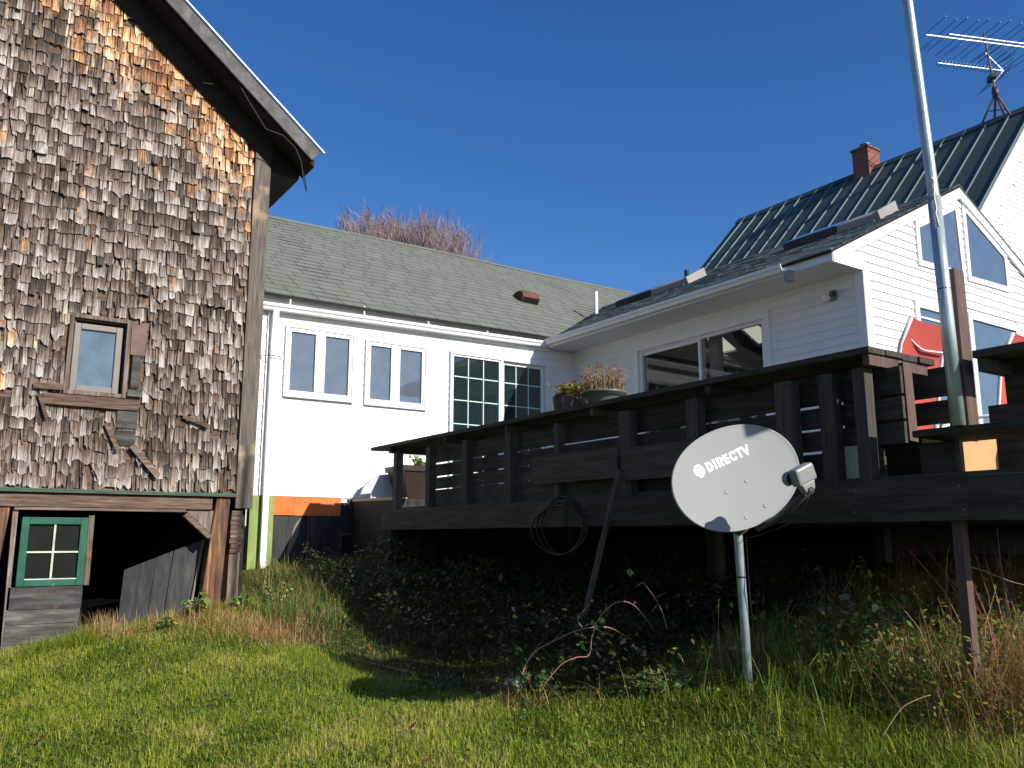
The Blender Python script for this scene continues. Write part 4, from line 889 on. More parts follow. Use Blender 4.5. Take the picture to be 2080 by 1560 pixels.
# ---- things on the deck
def stems(mb, c, n, rad, h, curve=.4, r0=.003, leaf=None, leafn=5, lsz=.02, squash=1, k=4):
    for i in range(n):
        a = random.uniform(0, 2*math.pi); r_ = rad*math.sqrt(random.random()); hh = h*random.uniform(.45, 1)
        p = Vector(c)+Vector((math.cos(a)*r_, math.sin(a)*r_, 0)); d = Vector((math.cos(a), math.sin(a), 0))*curve*random.uniform(0, 1)*(.3+r_/rad)
        pts = [p+d*hh*t*t+Vector((random.gauss(0, .006), random.gauss(0, .006), hh*t)) for t in (0, .35, .7, 1)]
        mb.tube(pts, [r0, r0*.8, r0*.6, r0*.3], k, caps=False)
        if leaf is not None:
            for j in range(leafn):
                t = random.uniform(.15, 1); q = p+d*hh*t*t+Vector((0, 0, hh*t)); leafq(leaf, q, lsz*random.uniform(.6, 1.3))
def leafq(mb, q, s, dirv=None, t=None, narrow=.5):
    d = dirv or Vector((random.gauss(0, 1), random.gauss(0, 1), random.gauss(0, .6))); d = Vector(d).normalized()
    u = d.cross(Vector((random.gauss(0, .4), random.gauss(0, .4), 1))); 
    if u.length < 1e-3: u = d.orthogonal()
    u.normalize(); nn = u.cross(d)
    q = Vector(q); w_ = s*narrow
    vs = [q, q+d*s*.35+u*w_*.9+nn*s*.08, q+d*s*.8+u*w_*.55+nn*s*.05, q+d*s*1.15-nn*s*.06, q+d*s*.8-u*w_*.55+nn*s*.05, q+d*s*.35-u*w_*.9+nn*s*.08]
    mb.add(vs, [(0, 1, 2, 3), (0, 3, 4, 5)], (random.random() if t is None else t, 0, 0))
zc = 2.577
# half-barrel planter
c = Vector((4.62, 5.88, zc))
T = thing('barrel_planter', c, 'brown wooden tub planter with yellow and red leaves on the railing shelf', 'planter')
mb = MB()
for i in range(16):
    a = 2*math.pi*i/16; a2 = 2*math.pi*(i+.985)/16; tp_ = .165+random.uniform(-.006, .006)
    mb.prism([c+Vector((math.cos(a)*.142, math.sin(a)*.142, 0)), c+Vector((math.cos(a2)*.142, math.sin(a2)*.142, 0)), c+Vector((math.cos(a2)*.162, math.sin(a2)*.162, tp_)), c+Vector((math.cos(a)*.162, math.sin(a)*.162, tp_))], Vector((math.cos(a), math.sin(a), 0))*-.012)
mb.build('tub', M['barrel'], T)
mb = MB(); mb.lathe(c, [(.0, .13), (.155, .13)], 20); mb.build('soil', M['soil'], T)
mb = MB(); lf = MB(); stems(mb, c+Vector((.02, -.02, .13)), 110, .15, .17, .7, .002, lf, 12, .026); mb.build('stems', M['stalk'], T); lf.build('leaves', M['autumn'], T)
# bowl planter
c = Vector((4.62, 5.42, zc))
T = thing('bowl_planter', c, 'sage green bowl planter with dried brown stalks on the railing shelf', 'planter')
mb = MB(); mb.lathe(c, [(.0, .0), (.115, .0), (.125, .03), (.15, .10), (.155, .105), (.155, .115), (.198, .122), (.203, .132), (.198, .142), (.175, .142), (.16, .12), (.0, .12)], 36); mb.build('bowl', M['potgreen'], T, True)
mb = MB(); mb.lathe(c, [(.0, .125), (.165, .125)], 20); mb.build('soil', M['soil'], T)
mb = MB(); lf = MB(); stems(mb, c+Vector((0, 0, .12)), 190, .165, .26, .30, .0024, lf, 9, .017); mb.build('stalks', M['stalk'], T); lf.build('seed_heads', foliage('dried_seed_heads', [(.16,.07,.04), (.30,.17,.10), (.42,.28,.2)]), T)
# tall pot behind the far end of the railing
c = Vector((5.17, 9.95, 1.985))
T = thing('tall_pot', c, 'shade darkened brown square pot with a green plant behind the railing end', 'planter')
mb = MB()
for s0, s1, h0, h1 in ((.16, .26, 0, .40), (.275, .28, .36, .43)):
    vs = [c+Vector((i*s0, j*s0, h0)) for i, j in ((-1,-1),(1,-1),(1,1),(-1,1))]+[c+Vector((i*s1, j*s1, h1)) for i, j in ((-1,-1),(1,-1),(1,1),(-1,1))]
    mb.add(vs, [(0,3,2,1),(4,5,6,7),(0,1,5,4),(1,2,6,5),(2,3,7,6),(3,0,4,7)])
mb.build('pot', M['terracotta'], T)
mb = MB(); lf = MB(); stems(mb, c+Vector((.13, -.05, .42)), 40, .15, .17, .8, .003, lf, 12, .04); stems(mb, c+Vector((-.2, 0, .35)), 4, .05, .30, .3, .003); mb.build('stems', M['stalk'], T); lf.build('leaves', M['weed'], T)
# round grey lid leaning
c = aY(790, 1010, 10.15); mb = MB(); cc = Vector((c.x, 10.2, 1.97)); mb.lathe(cc, [(.0, -.02), (.36, -.02), (.37, 0), (.36, .02), (.0, .03)], 40, ax=(-.25, -.95, .2))
tag(mb.build('round_lid', M['greytub'], smooth=False), 'pale grey round lid leaning at the white wall beside the tall pot', 'lid')
# red sling chairs
def chair(c, label):
    T = thing('sling_chair', c, label, 'chair', 'red sling chairs behind the deck railing')
    w_ = .285
    prof = [(.02, .40), (.22, .55), (.30, .75), (.33, .92), (.42, 1.08)]  # y back, z
    prof = [(-.02, .42), (-.08, .70), (-.12, .95), (-.15, 1.08), (-.25, 1.257)]
    P_ = lambda s, i: Vector(c)+Vector((s*w_, prof[i][0], prof[i][1]))
    for s in (-1, 1):
        Q = MB(); pts = [Vector(c)+Vector((s*w_, .40, .0)), Vector(c)+Vector((s*w_, .44, .40)), Vector(c)+Vector((s*w_, .1, .38))]+[P_(s, i) for i in range(5)]; Q.tube(pts, .016, 10); Q.build('side_frame', M['cream'], T, True)
        Q = MB(); Q.tube([Vector(c)+Vector((s*w_, .05, .38)), Vector(c)+Vector((s*w_, -.22, .0))], .014, 8); Q.build('leg', M['cream'], T, True)
        Q = MB(); Q.tube([Vector(c)+Vector((s*(w_+.02), .42, .38)), Vector(c)+Vector((s*(w_+.03), .38, .60)), Vector(c)+Vector((s*(w_+.03), -.06, .62))], .015, 8); Q.build('armrest', M['cream'], T, True)
    Q = MB(); n = 9; vs = []; cs = []
    for i in range(5):
        for j in range(n): t = j/(n-1); p = P_(-1, i).lerp(P_(1, i), .04+.92*t); p.y += .05*math.sin(math.pi*t)*(1.2 if i < 3 else .5); vs.append(p)
    fs = [(i*n+j, i*n+j+1, (i+1)*n+j+1, (i+1)*n+j) for i in range(4) for j in range(n-1)]; Q.add(vs, fs, (.5, 0, 0)); bk = Q.build('backrest', M['red'], T, True)
    Q = MB(); pts = []
    for j in range(13): t = j/12; p = P_(-1, 3).lerp(P_(1, 3), .03+.94*t)+Vector((0, -.03+.04*math.sin(math.pi*t), .10-.11*min(1, t*1.8)**.8)); pts.append(p)
    Q.tube(pts, .008, 6); Q.build('piping', M['cream'], bk, True)
    Q = MB(); Q.prism([Vector(c)+Vector((-w_+.02, .42, .39)), Vector(c)+Vector((w_-.02, .42, .39)), Vector(c)+Vector((w_-.02, .0, .37)), Vector(c)+Vector((-w_+.02, .0, .37))], (0, 0, .006)); Q.build('seat', M['red'], T)
chair((6.085, 3.566, ZF+.037), 'red sling chair with cream frame standing left of the galvanised pole')
chair((7.185, 3.372, ZF+.037), 'red sling chair with cream frame, the one right of the galvanised pole')
# cardboard box on the deck
bx_ = MB(); c = Vector((4.98, 2.62, 1.84)); bx_.obox(c+Vector((0, 0, .13)), (.19, 0, 0), (0, .12, 0), (0, 0, .13)); bx_.box(c.x-.16, c.x-.002, c.y-.20, c.y-.12, c.z+.25, c.z+.255)
bx_.box(c.x-.16, c.x+.16, c.y-.123, c.y-.1205, c.z+.02, c.z+.03)
tag(bx_.build('cardboard_box', M['card']), 'tan cardboard box on the deck behind the bench boards', 'box')
# ---- galvanised pole strapped to the tall post
pb, pt_ = aX(1947, 862, 4.27), aX(1838, -40, 4.30)
pb.z = 2.062
T = thing('flagpole', pb, 'tall worn galvanised pole strapped to the brown deck post', 'pole')
mid = aX(1897, 400, 4.28)
mb = MB(); mb.tube([pb, pb.lerp(mid, .5), mid], .034, 18); mb.build('lower_tube', M['flagpole'], T, True)
mb = MB(); mb.tube([mid-(pt_-mid).normalized()*.05, mid, pt_, pt_+(pt_-mid)*.9], [.026, .029, .027, .022], 18); mb.build('upper_tube', M['flagpole'], T, True)
mb = MB(); q = pb.lerp(mid, .58); mb.tube([q+Vector((-.0, 0, -.005)), q+Vector((0, 0, .005))], .034, 18); mb.build('strap', M['black'], T, True)
mb = MB(); pts = [mid+Vector((-.028, -.014, .10))+Vector((random.uniform(-.006, .006), random.uniform(-.006, .006), -i*.028)) for i in range(11)]; mb.tube(pts, .005, 5); pts = [p_+Vector((random.uniform(-.008, .008), -.008, -.01)) for p_ in pts]; mb.tube(pts, .004, 5); mb.build('halyard_rope', M['cream'], T, True)

# ================================================================== SATELLITE DISH
def dish():
    C0 = aD(1492, 970, 4.50)
    fh = (C0-CAM).normalized(); rg = (RGT-fh*RGT.dot(fh)).normalized(); uv = rg.cross(fh)
    nx, ny = .50, .30; nz = -math.sqrt(1-nx*nx-ny*ny); c_ = (.9*nx+.43*ny)/-nz
    cw = lambda x, y, z: (rg*x+uv*y+fh*z).normalized()
    n, t = cw(nx, ny, nz), cw(.9, .43, c_); u = n.cross(t).normalized()
    if u.dot(uv) < 0: u = -u
    base = aD(1522, 1399, 4.60); base.z = float(gz(base.x, base.y))
    T = thing('satellite_dish', base, 'light grey satellite dish on a steel pole standing in the weeds before the deck', 'satellite dish')
    a, b = .405, .268
    def srf(x, y, off=0): return C0+t*x+u*y+n*(.20*(x*x+y*y)-.0+off)
    Q = MB(); K = 72; rings = [0, .15, .3, .45, .6, .75, .88, .96, 1.0]; vs = []
    def el(q, r_):
        e_ = 2.05; cx, sx = math.cos(q), math.sin(q); return (math.copysign(abs(cx)**(2/e_), cx)*a*r_, math.copysign(abs(sx)**(2/e_), sx)*b*r_)
    for r_ in rings:
        for k in range(K): x, y = el(2*math.pi*k/K, r_); vs.append(srf(x, y))
    for r_, o_ in ((1.018, .004), (1.022, -.008), (1.012, -.016), (.9, -.03), (.5, -.012), (0.0, -.008)):
        for k in range(K): x, y = el(2*math.pi*k/K, r_); vs.append(srf(x, y, o_))
    R_ = len(rings)+6; fs = [(i*K+k, i*K+(k+1) % K, (i+1)*K+(k+1) % K, (i+1)*K+k) for i in range(R_-1) for k in range(K)]
    Q.add(vs, fs, (.5, 0, 0)); rf = Q.build('reflector', M['dish'], T, True)
    for bx0, by0 in ((825, 945), (1018, 843), (1188, 1081), (1003, 1185)):
        X, Y = 1300+bx0*.21154-1492, 800+by0*.21154-970; dt = -119364.
        x = (-336*X+189*Y)/dt; y = (281*Y+132*X)/dt
        B = MB(); B.lathe(srf(x, y, .0), [(.0, .004), (.006, .004), (.009, .0025), (.0105, .0)], 16, ax=n); B.build('bolt', M['lnb'], rf, True)
    # lettering
    L = MB(); H = .054; sw = .0125; KX = 1.13
    def stroke(pts, w_=sw, z=0):
        pts = [Vector((p[0], p[1], 0)) for p in pts]
        for i in range(len(pts)-1):
            p, q = pts[i], pts[i+1]; d = (q-p).normalized(); nn = Vector((-d.y, d.x, 0))*w_/2
            e0 = d*w_*.0; c = [p-nn, q-nn, q+nn, p+nn]
            L.add([srf(-.131+(v.x+.143)*KX, v.y, .0016+.00005*(i % 3)) for v in c], [(0, 1, 2, 3)], (.5, 0, 0))
    def arc(cx, cy, rx_, ry_, a0, a1, n=9): return [(cx+rx_*math.cos(R(a0+(a1-a0)*i/n)), cy+ry_*math.sin(R(a0+(a1-a0)*i/n))) for i in range(n+1)]
    y0 = .080; h = H; s2 = sw/2; x = -.143
    def D(x, w_=.030):
        stroke([(x+s2, y0), (x+s2, y0+h)]); r = .014
        stroke([(x+sw*.4, y0+h-s2), (x+w_-r, y0+h-s2)]+arc(x+w_-r, y0+h-s2-r, r-.0, r, 90, 0)+arc(x+w_-r, y0+s2+r, r, r, 0, -90)+[(x+sw*.4, y0+s2)])
    D(x); x += .045
    stroke([(x+s2, y0), (x+s2, y0+h)]); x += .0225
    stroke([(x+s2, y0), (x+s2, y0+h)]); r = .0115; stroke([(x+sw*.4, y0+h-s2), (x+.020, y0+h-s2)]+arc(x+.020, y0+h-s2-r, r, r, 90, -90)+[(x+sw*.4, y0+h-s2-2*r)]); stroke([(x+.014, y0+h*.45), (x+.030, y0)]); x += .042
    stroke([(x+s2, y0), (x+s2, y0+h)]); [stroke([(x+sw*.4, yy), (x+.030, yy)]) for yy in (y0+s2, y0+h/2, y0+h-s2)]; x += .037
    r = .0145; stroke([(x+.034, y0+h*.68)]+arc(x+s2+r, y0+h-s2-r, r, r, 10, 180)+arc(x+s2+r, y0+s2+r, r, r, 180, 350)+[(x+.034, y0+h*.32)]); x += .042
    stroke([(x, y0+h-s2), (x+.036, y0+h-s2)]); stroke([(x+.018, y0), (x+.018, y0+h-sw*.5)]); x += .037
    stroke([(x+s2*.6, y0+h), (x+.020, y0)], sw*.95); stroke([(x+.018, y0), (x+.039-s2*.2, y0+h)], sw*.95)
    L.build('lettering', M['logo'], rf)
    # globe emblem: a white disc cut by curved grey bands
    L = MB(); gx0, gy0, gr = -.184, .108, .036; nb = 5
    for k in range(nb):
        za, zb = -1+2*(k+.20)/nb-(.06 if k == 0 else 0), -1+2*(k+.80)/nb+(.06 if k == nb-1 else 0); N_ = 14; top = []; bot = []
        for i in range(N_+1):
            s = -1+2*i/N_
            def cv(z):
                hw = math.sqrt(max(0, 1-z*z)); return s*hw*gr, (z-.20*(1-s*s)*hw)*gr
            bot.append(cv(za)); top.append(cv(zb))
        for i in range(N_):
            q = [bot[i], bot[i+1], top[i+1], top[i]]
            L.add([srf(gx0+v[0], gy0+v[1], .0016) for v in q], [(0, 1, 2, 3)], (.5, 0, 0))
    L.build('globe_emblem', M['logo'], rf)
    # arm and LNB
    A0 = srf(.02, -.29, -.03); LN = C0+n*.45+t*.035-u*.150
    elb = C0+n*.14+t*.02-u*.285
    Q = MB(); Q.tube([A0-n*.05, elb, LN-u*.08], [.02, .02, .018], 12); Q.build('feed_arm', M['armgrey'], T, True)
    d = (C0-LN).normalized()      # LNB looks back at dish
    w1 = t-d*t.dot(d); w1.normalize(); w2 = d.cross(w1)
    if w2.dot(u) < 0: w2 = -w2
    Q = MB(); Q.obox(LN, w1*.064, w2*.044, d*.03); ln = Q.build('lnb_housing', M['lnb'], T, bevel=.014)
    Q = MB(); Q.prism([LN-w1*.045-w2*.04-d*.02, LN+w1*.05-w2*.04-d*.02, LN+w1*.035-w2*.085-d*.02, LN-w1*.03-w2*.085-d*.02], d*.035); Q.build('lnb_base', M['lnb'], ln, bevel=.006)
    Q = MB()
    for i in range(4): p = LN+w1*(-.022+.015*i)-w2*.083; Q.tube([p, p-w2*.022], .0045, 8)
    Q.build('connector', M['drip'], ln)
    Q = MB(); Q.lathe(LN-w1*.055+d*.025, [(.03, 0), (.036, .02), (.03, .032), (0, .034)], 20, ax=d); Q.lathe(LN+w1*.02+d*.025, [(.03, 0), (.036, .02), (.03, .032), (0, .034)], 20, ax=d); Q.build('feed_cap', M['lnb'], ln, True)
    # mount + pole
    top = aD(1499, 1085, 4.66); Q = MB(); Q.tube([base-Vector((0, 0, .2)), base.lerp(top, .5), top, top+Vector((0, 0, .16))], .0245, 20); Q.build('pole', M['galv'], T, True)
    Q = MB(); cp = LN-w2*.10; mdl = elb-u*.05+n*.02; Q.tube([cp, cp.lerp(mdl, .45)-u*.04, mdl, A0-n*.12-u*.03, top+Vector((.03, -.03, -.02)), top+Vector((.033, -.033, -.3)), base+Vector((.035, -.03, .1))], .0035, 6); Q.build('coax_cable', M['black'], T, True)
    hc = C0-n*.05; Q = MB(); Q.bar(top+Vector((0, 0, .02)), hc, .07, .10, n, .5); Q.build('mount_bracket', M['armgrey'], T, bevel=.006)
    for py in (1172, 1330):
        p = aD(1506+(py-1172)*.06, py, 4.65); f = (p.z-base.z)/(top.z-base.z); p = base.lerp(top, f); Q = MB(); Q.tube([p-Vector((0, 0, .004)), p+Vector((0, 0, .004))], .0262, 18); Q.build('cable_tie', M['black'], T)
dish()
# ================================================================== TREES behind
WID = 1.25
def bare_tree(pxy, d, h_top, label, seed, wid=1.8):
    random.seed(seed); top = aD(*pxy, d); base = Vector((top.x, top.y, .9)); H = top.z-.9
    T = thing('bare_tree', base, label, 'tree', 'bare trees behind the green roof'); tr = MB(); tw = MB()
    fork = base+Vector((0, 0, H*.28)); tr.tube([base, base.lerp(fork, .5)+Vector((.1, .05, 0)), fork], [.24, .2, .17], 8)
    for i in range(9):
        a = i*2.4+random.random(); rr = wid*.45*random.uniform(.5, 1); e = fork+Vector((math.cos(a)*rr, math.sin(a)*rr, H*.36)); tr.tube([fork, fork.lerp(e, .5)+Vector((math.cos(a)*.15, math.sin(a)*.15, .1)), e], [.11, .075, .05], 6)
        for k in range(10):
            b = a+random.gauss(0, .9); r1 = wid*math.sqrt(random.random()); tip = Vector((base.x+math.cos(b)*r1, base.y+math.sin(b)*r1, .9+H*(1-.085*(r1/wid)**2)*random.uniform(.90, 1.0)))
            mid = e.lerp(tip, .45)+Vector((random.gauss(0, .12), random.gauss(0, .12), 0)); st = fork.lerp(e, random.uniform(.55, 1)); tw.tube([st, mid, tip], [.035, .022, .009], 4, caps=False)
            for q in range(7):
                f = random.uniform(.35, .97); p = mid.lerp(tip, f); L1 = random.uniform(.35, .9); dr = Vector((random.gauss(0, .33), random.gauss(0, .33), 1)).normalized(); en = p+dr*L1; tw.tube([p, p.lerp(en, .5)+Vector((random.gauss(0, .03), random.gauss(0, .03), 0)), en], [.013, .010, .006], 3, caps=False)
                for z in range(3): pp = p.lerp(en, random.uniform(.2, .8)); tw.tube([pp, pp+(dr+Vector((random.gauss(0, .4), random.gauss(0, .4), 0)))*random.uniform(.2, .4)], [.008, .005], 3, caps=False)
    tr.build('trunk', M['barkbrown'], T); tw.build('crown', M['bark'], T)
for px_, py_, d_, sd_, lb_ in ((742, 434, 34, 3, 'bare leafless tree above the green roof, leftmost of its clump'), (780, 432, 37, 5, 'bare leafless tree above the green roof, second from the left of its clump'),
        (828, 428, 35, 8, 'tallest bare leafless tree in the middle of the clump above the green roof'), (862, 436, 36, 9, 'bare leafless tree above the green roof, second from the right of its clump'), (898, 452, 34, 12, 'lowest bare leafless tree, rightmost of the clump above the green roof')):
    bare_tree((px_, py_), d_, 0, lb_, sd_)
random.seed(21)
# ================================================================== GRASS AND WEEDS
def project(P):
    v = P-np.array(CAM); F_, R2, U2 = (np.array(q) for q in (FWD, RGT, UPV)); d = v@F_
    return 1040+F_PX*(v@R2)/d, 780-F_PX*(v@U2)/d, d
def blades(name, pts, length, width, lean, mat, tone, label, cat=None, kind='stuff', bend=.5, segs=3, dirs=None):
    n = len(pts); a = rng.uniform(0, 2*np.pi, n) if dirs is None else dirs; ln = length*rng.uniform(.5, 1.15, n) if np.isscalar(length) else length
    le = np.minimum(np.abs(rng.normal(.15, lean, n)), 1.5); dv = np.stack([np.cos(a), np.sin(a), np.zeros(n)], -1); side = np.stack([-np.sin(a+rng.normal(0, .8, n)), np.cos(a), np.zeros(n)], -1)
    side /= np.linalg.norm(side, axis=1)[:, None]
    V = np.zeros((n, 2*segs+1, 3)); wd = width*rng.uniform(.6, 1.3, n)
    for s in range(segs+1):
        t = s/segs; hor = ln*(np.sin(le)*t+bend*le*t*t); ver = ln*(np.cos(le)*t-.5*bend*le*t*t)
        c = pts+dv*hor[:, None]; c[:, 2] += ver
        if s < segs:
            ww = (wd*(1-.65*t)/2)[:, None]; V[:, 2*s] = c-side*ww; V[:, 2*s+1] = c+side*ww
        else: V[:, 2*segs] = c
    nv = 2*segs+1; base = (np.arange(n)*nv)[:, None]
    quads = [np.stack([2*s+np.zeros(n), 2*s+1+np.zeros(n), 2*s+3+np.zeros(n), 2*s+2+np.zeros(n)], -1)+base for s in range(segs-1)]
    tri = np.stack([2*(segs-1)+np.zeros(n), 2*(segs-1)+1+np.zeros(n), 2*segs+np.zeros(n)], -1)+base
    me = bpy.data.meshes.new(name); nq = n*(segs-1)
    me.vertices.add(n*nv); me.vertices.foreach_set('co', V.reshape(-1).astype(np.float32))
    li = np.concatenate([np.concatenate(quads).reshape(-1), tri.reshape(-1)]).astype(np.int32)
    me.loops.add(len(li)); me.loops.foreach_set('vertex_index', li)
    me.polygons.add(nq+n); ls = np.concatenate([np.arange(nq)*4, nq*4+np.arange(n)*3]).astype(np.int32); me.polygons.foreach_set('loop_start', ls)
    me.update(calc_edges=True)
    at = me.attributes.new('col', 'FLOAT_COLOR', 'POINT'); cc = np.zeros((n, nv, 4), dtype=np.float32); cc[:, :, 0] = np.clip(tone, 0, 1)[:, None]; cc[:, :, 3] = 1; at.data.foreach_set('color', cc.ravel())
    me.materials.append(mat); o = bpy.data.objects.new(name, me); COL.objects.link(o); tag(o, label, cat, None, kind); return o
def vnoise(x, y, f, seed):
    r_ = np.random.default_rng(seed); g = r_.random((64, 64)); xi, yi = x*f, y*f; x0, y0 = np.floor(xi).astype(int), np.floor(yi).astype(int); fx, fy = xi-x0, yi-y0
    fx = fx*fx*(3-2*fx); fy = fy*fy*(3-2*fy); G = lambda i, j: g[i % 64, j % 64]
    return (G(x0, y0)*(1-fx)+G(x0+1, y0)*fx)*(1-fy)+(G(x0, y0+1)*(1-fx)+G(x0+1, y0+1)*fx)*fy
def lawn():
    N = 1900000
    x = rng.uniform(-3.5, 7.0, N); y = rng.uniform(-.5, 11, N); P = np.stack([x, y, gz(x, y)], -1)
    px, py, d = project(P)
    keep = (d > 1.2) & (px > -330) & (px < 2400) & (py < 1900) & (py > 1000)
    keep &= ~((x < 2.5) & (y > 8.38)); shade = (x > 2.95-.12*np.clip(y-6, 0, 3)) & (y > 4.25); keep &= ~(shade & (rng.random(N) < .88)); keep &= ~((y > 10.42)); keep &= rng.random(N) < np.clip((5.0/d)**1.0, .12, 1)*np.where(x > 4.4, .35, 1)
    x, y, P, d = x[keep], y[keep], P[keep], d[keep]; n = len(x)
    big = vnoise(x+20, y+20, .9, 1); med = vnoise(x+20, y+20, 3.2, 2); fine = vnoise(x+20, y+20, 9, 3)
    clump = .45*med+.35*fine+.2*big
    ln = (.020+.036*clump**1.5+.012*rng.random(n))
    weedy = np.clip((x-3.2)/.6, 0, 1)*np.clip((4.4-y)/1., 0, 1); ln = ln*(1+1.3*weedy)
    edge = np.clip((y-7.9)/.4, 0, 1)*(x < 2.6); ln = ln*(1+1.0*edge)
    keep2 = rng.random(n) < .35+.9*clump
    tone = .02+.50*big+.30*(rng.random(n)-.35)+.30*(med-.4)+(rng.random(n) < .12)*.45
    s = keep2; print('grass', s.sum())
    br = np.clip((vnoise(x+31, y+17, 1.9, 7)*.6+vnoise(x+31, y+17, 5.5, 8)*.4-.56)*5, 0, 1); tone = np.where(rng.random(n) < br*.5, rng.uniform(.62, .98, n), tone)-.25*np.clip((vnoise(x+11, y+5, 2.6, 9)-.6)*4, 0, 1)
    blades('grass', P[s], ln[s]*rng.uniform(.6, 1.5, s.sum()), .0052, 1.0, M['grass'], tone[s], 'green and yellowish lawn grass in front of barn and deck', 'grass', bend=1.0)
lawn()
def litter(name, n, fn, s0, mat, label, cat, tone, zoff=.02):
    x, y = fn(n); P = np.stack([x, y, gz(x, y)+zoff*rng.random(n)], -1); a = rng.uniform(0, 2*np.pi, n); s = s0*rng.uniform(.6, 1.4, n)
    d = np.stack([np.cos(a), np.sin(a), rng.normal(.1, .3, n)], -1)*s[:, None]; e = np.stack([-np.sin(a), np.cos(a), rng.normal(0, .3, n)], -1)*(s*.45)[:, None]
    V = np.stack([P, P+d*.5+e, P+d, P+d*.5-e], 1).reshape(-1, 3); me = bpy.data.meshes.new(name)
    me.from_pydata(V.tolist(), [], (np.arange(n*4).reshape(n, 4)).tolist())
    at = me.attributes.new('col', 'FLOAT_COLOR', 'POINT'); cc = np.zeros((n, 4, 4), dtype=np.float32); cc[:, :, 0] = rng.uniform(*tone, n)[:, None]; cc[:, :, 3] = 1; at.data.foreach_set('color', cc.ravel())
    me.materials.append(mat); o = bpy.data.objects.new(name, me); COL.objects.link(o); tag(o, label, cat, None, 'stuff')
litter('clover_leaves', 16000, lambda n: (rng.uniform(-.5, 4.6, n), rng.uniform(1.8, 8.2, n)), .020, M['weed'], 'small broad clover leaves scattered through the lawn', 'clover', (.1, .75), .045)
litter('fallen_leaves', 160, lambda n: (rng.uniform(-.5, 4.6, n), rng.uniform(1.8, 8.2, n)), .04, M['autumn'], 'few brown fallen leaves lying on the lawn', 'fallen leaves', (0, .6), .04)
def patch(name, n, fn, length, width, lean, mat, label, tone=(0, 1), bend=.5, kind='stuff', cat='dry grass'):
    x, y = fn(n); ok = np.ones(len(x), bool); P = np.stack([x, y, gz(x, y)], -1); t = rng.uniform(tone[0], tone[1], len(x))
    L_ = length*rng.uniform(.35, 1.1, len(x)); return blades(name, P, L_, width, lean, mat, t, label, cat, kind, bend, 4)
def around(cx, cy, sx, sy): return lambda n: (rng.normal(cx, sx, n), rng.normal(cy, sy, n))
def band(x0, x1, y0, y1): return lambda n: (rng.uniform(x0, x1, n), rng.uniform(y0, y1, n))
def line(pxs, D_off, spread):
    def f(n):
        i = rng.integers(0, len(pxs)-1, n); t = rng.random(n); A = np.array(pxs, float); q = A[i]*(1-t)[:, None]+A[i+1]*t[:, None]
        return q[:, 0]+rng.normal(0, spread, n), q[:, 1]+rng.normal(0, spread, n)
    return f
def g_at(px, py):
    r_ = ray(px, py); t = (-.16-EYE)/(r_.z-.14*r_.x-.078*r_.y); return CAM+r_*t
gp = lambda *l: [tuple(g_at(*p)[:2]) for p in l]
patch('dry_grass', 4200, line(gp((290, 1290), (400, 1262), (480, 1270), (560, 1265), (600, 1260)), 0, .16), .19, .004, 1.4, M['dry'], 'tangle of tan dry grass at the foot of the barn corner post', (.15, .9), .9)
patch('dry_grass', 500, line(gp((180, 1305), (235, 1300)), 0, .05), .28, .004, .35, M['dry'], 'dry grass tuft at the edge of the open barn bay', (.3, .9), .6)
patch('grass_tuft', 1300, line(gp((140, 1318), (190, 1310), (60, 1330)), 0, .09), .17, .005, .5, M['grass'], 'longer green grass along the foot of the grey barn boards', (.1, .5), .7, cat='grass')
patch('grass_tuft', 2600, line(gp((600, 1285), (700, 1330), (640, 1300), (760, 1360)), 0, .13), .10, .005, .8, M['grass'], 'thick green grass at the edge of the deck shadow', (.05, .5), .7, cat='grass')
patch('green_weeds', 1500, line([(2.6, 7.7), (3.1, 7.9), (3.3, 9.2), (3.3, 10.0)], 0, .18), .22, .006, .8, M['weed'], 'green weeds mixed in the dry grass below the white downspout', (.1, .8), .8, cat='weeds')
patch('dry_grass', 1100, line([(2.5, 7.6), (3.1, 7.9), (3.3, 9.2), (3.3, 10.0)], 0, .18), .22, .004, 1.0, M['dry'], 'tall dry grass below the white downspout', (.1, .9), .6)
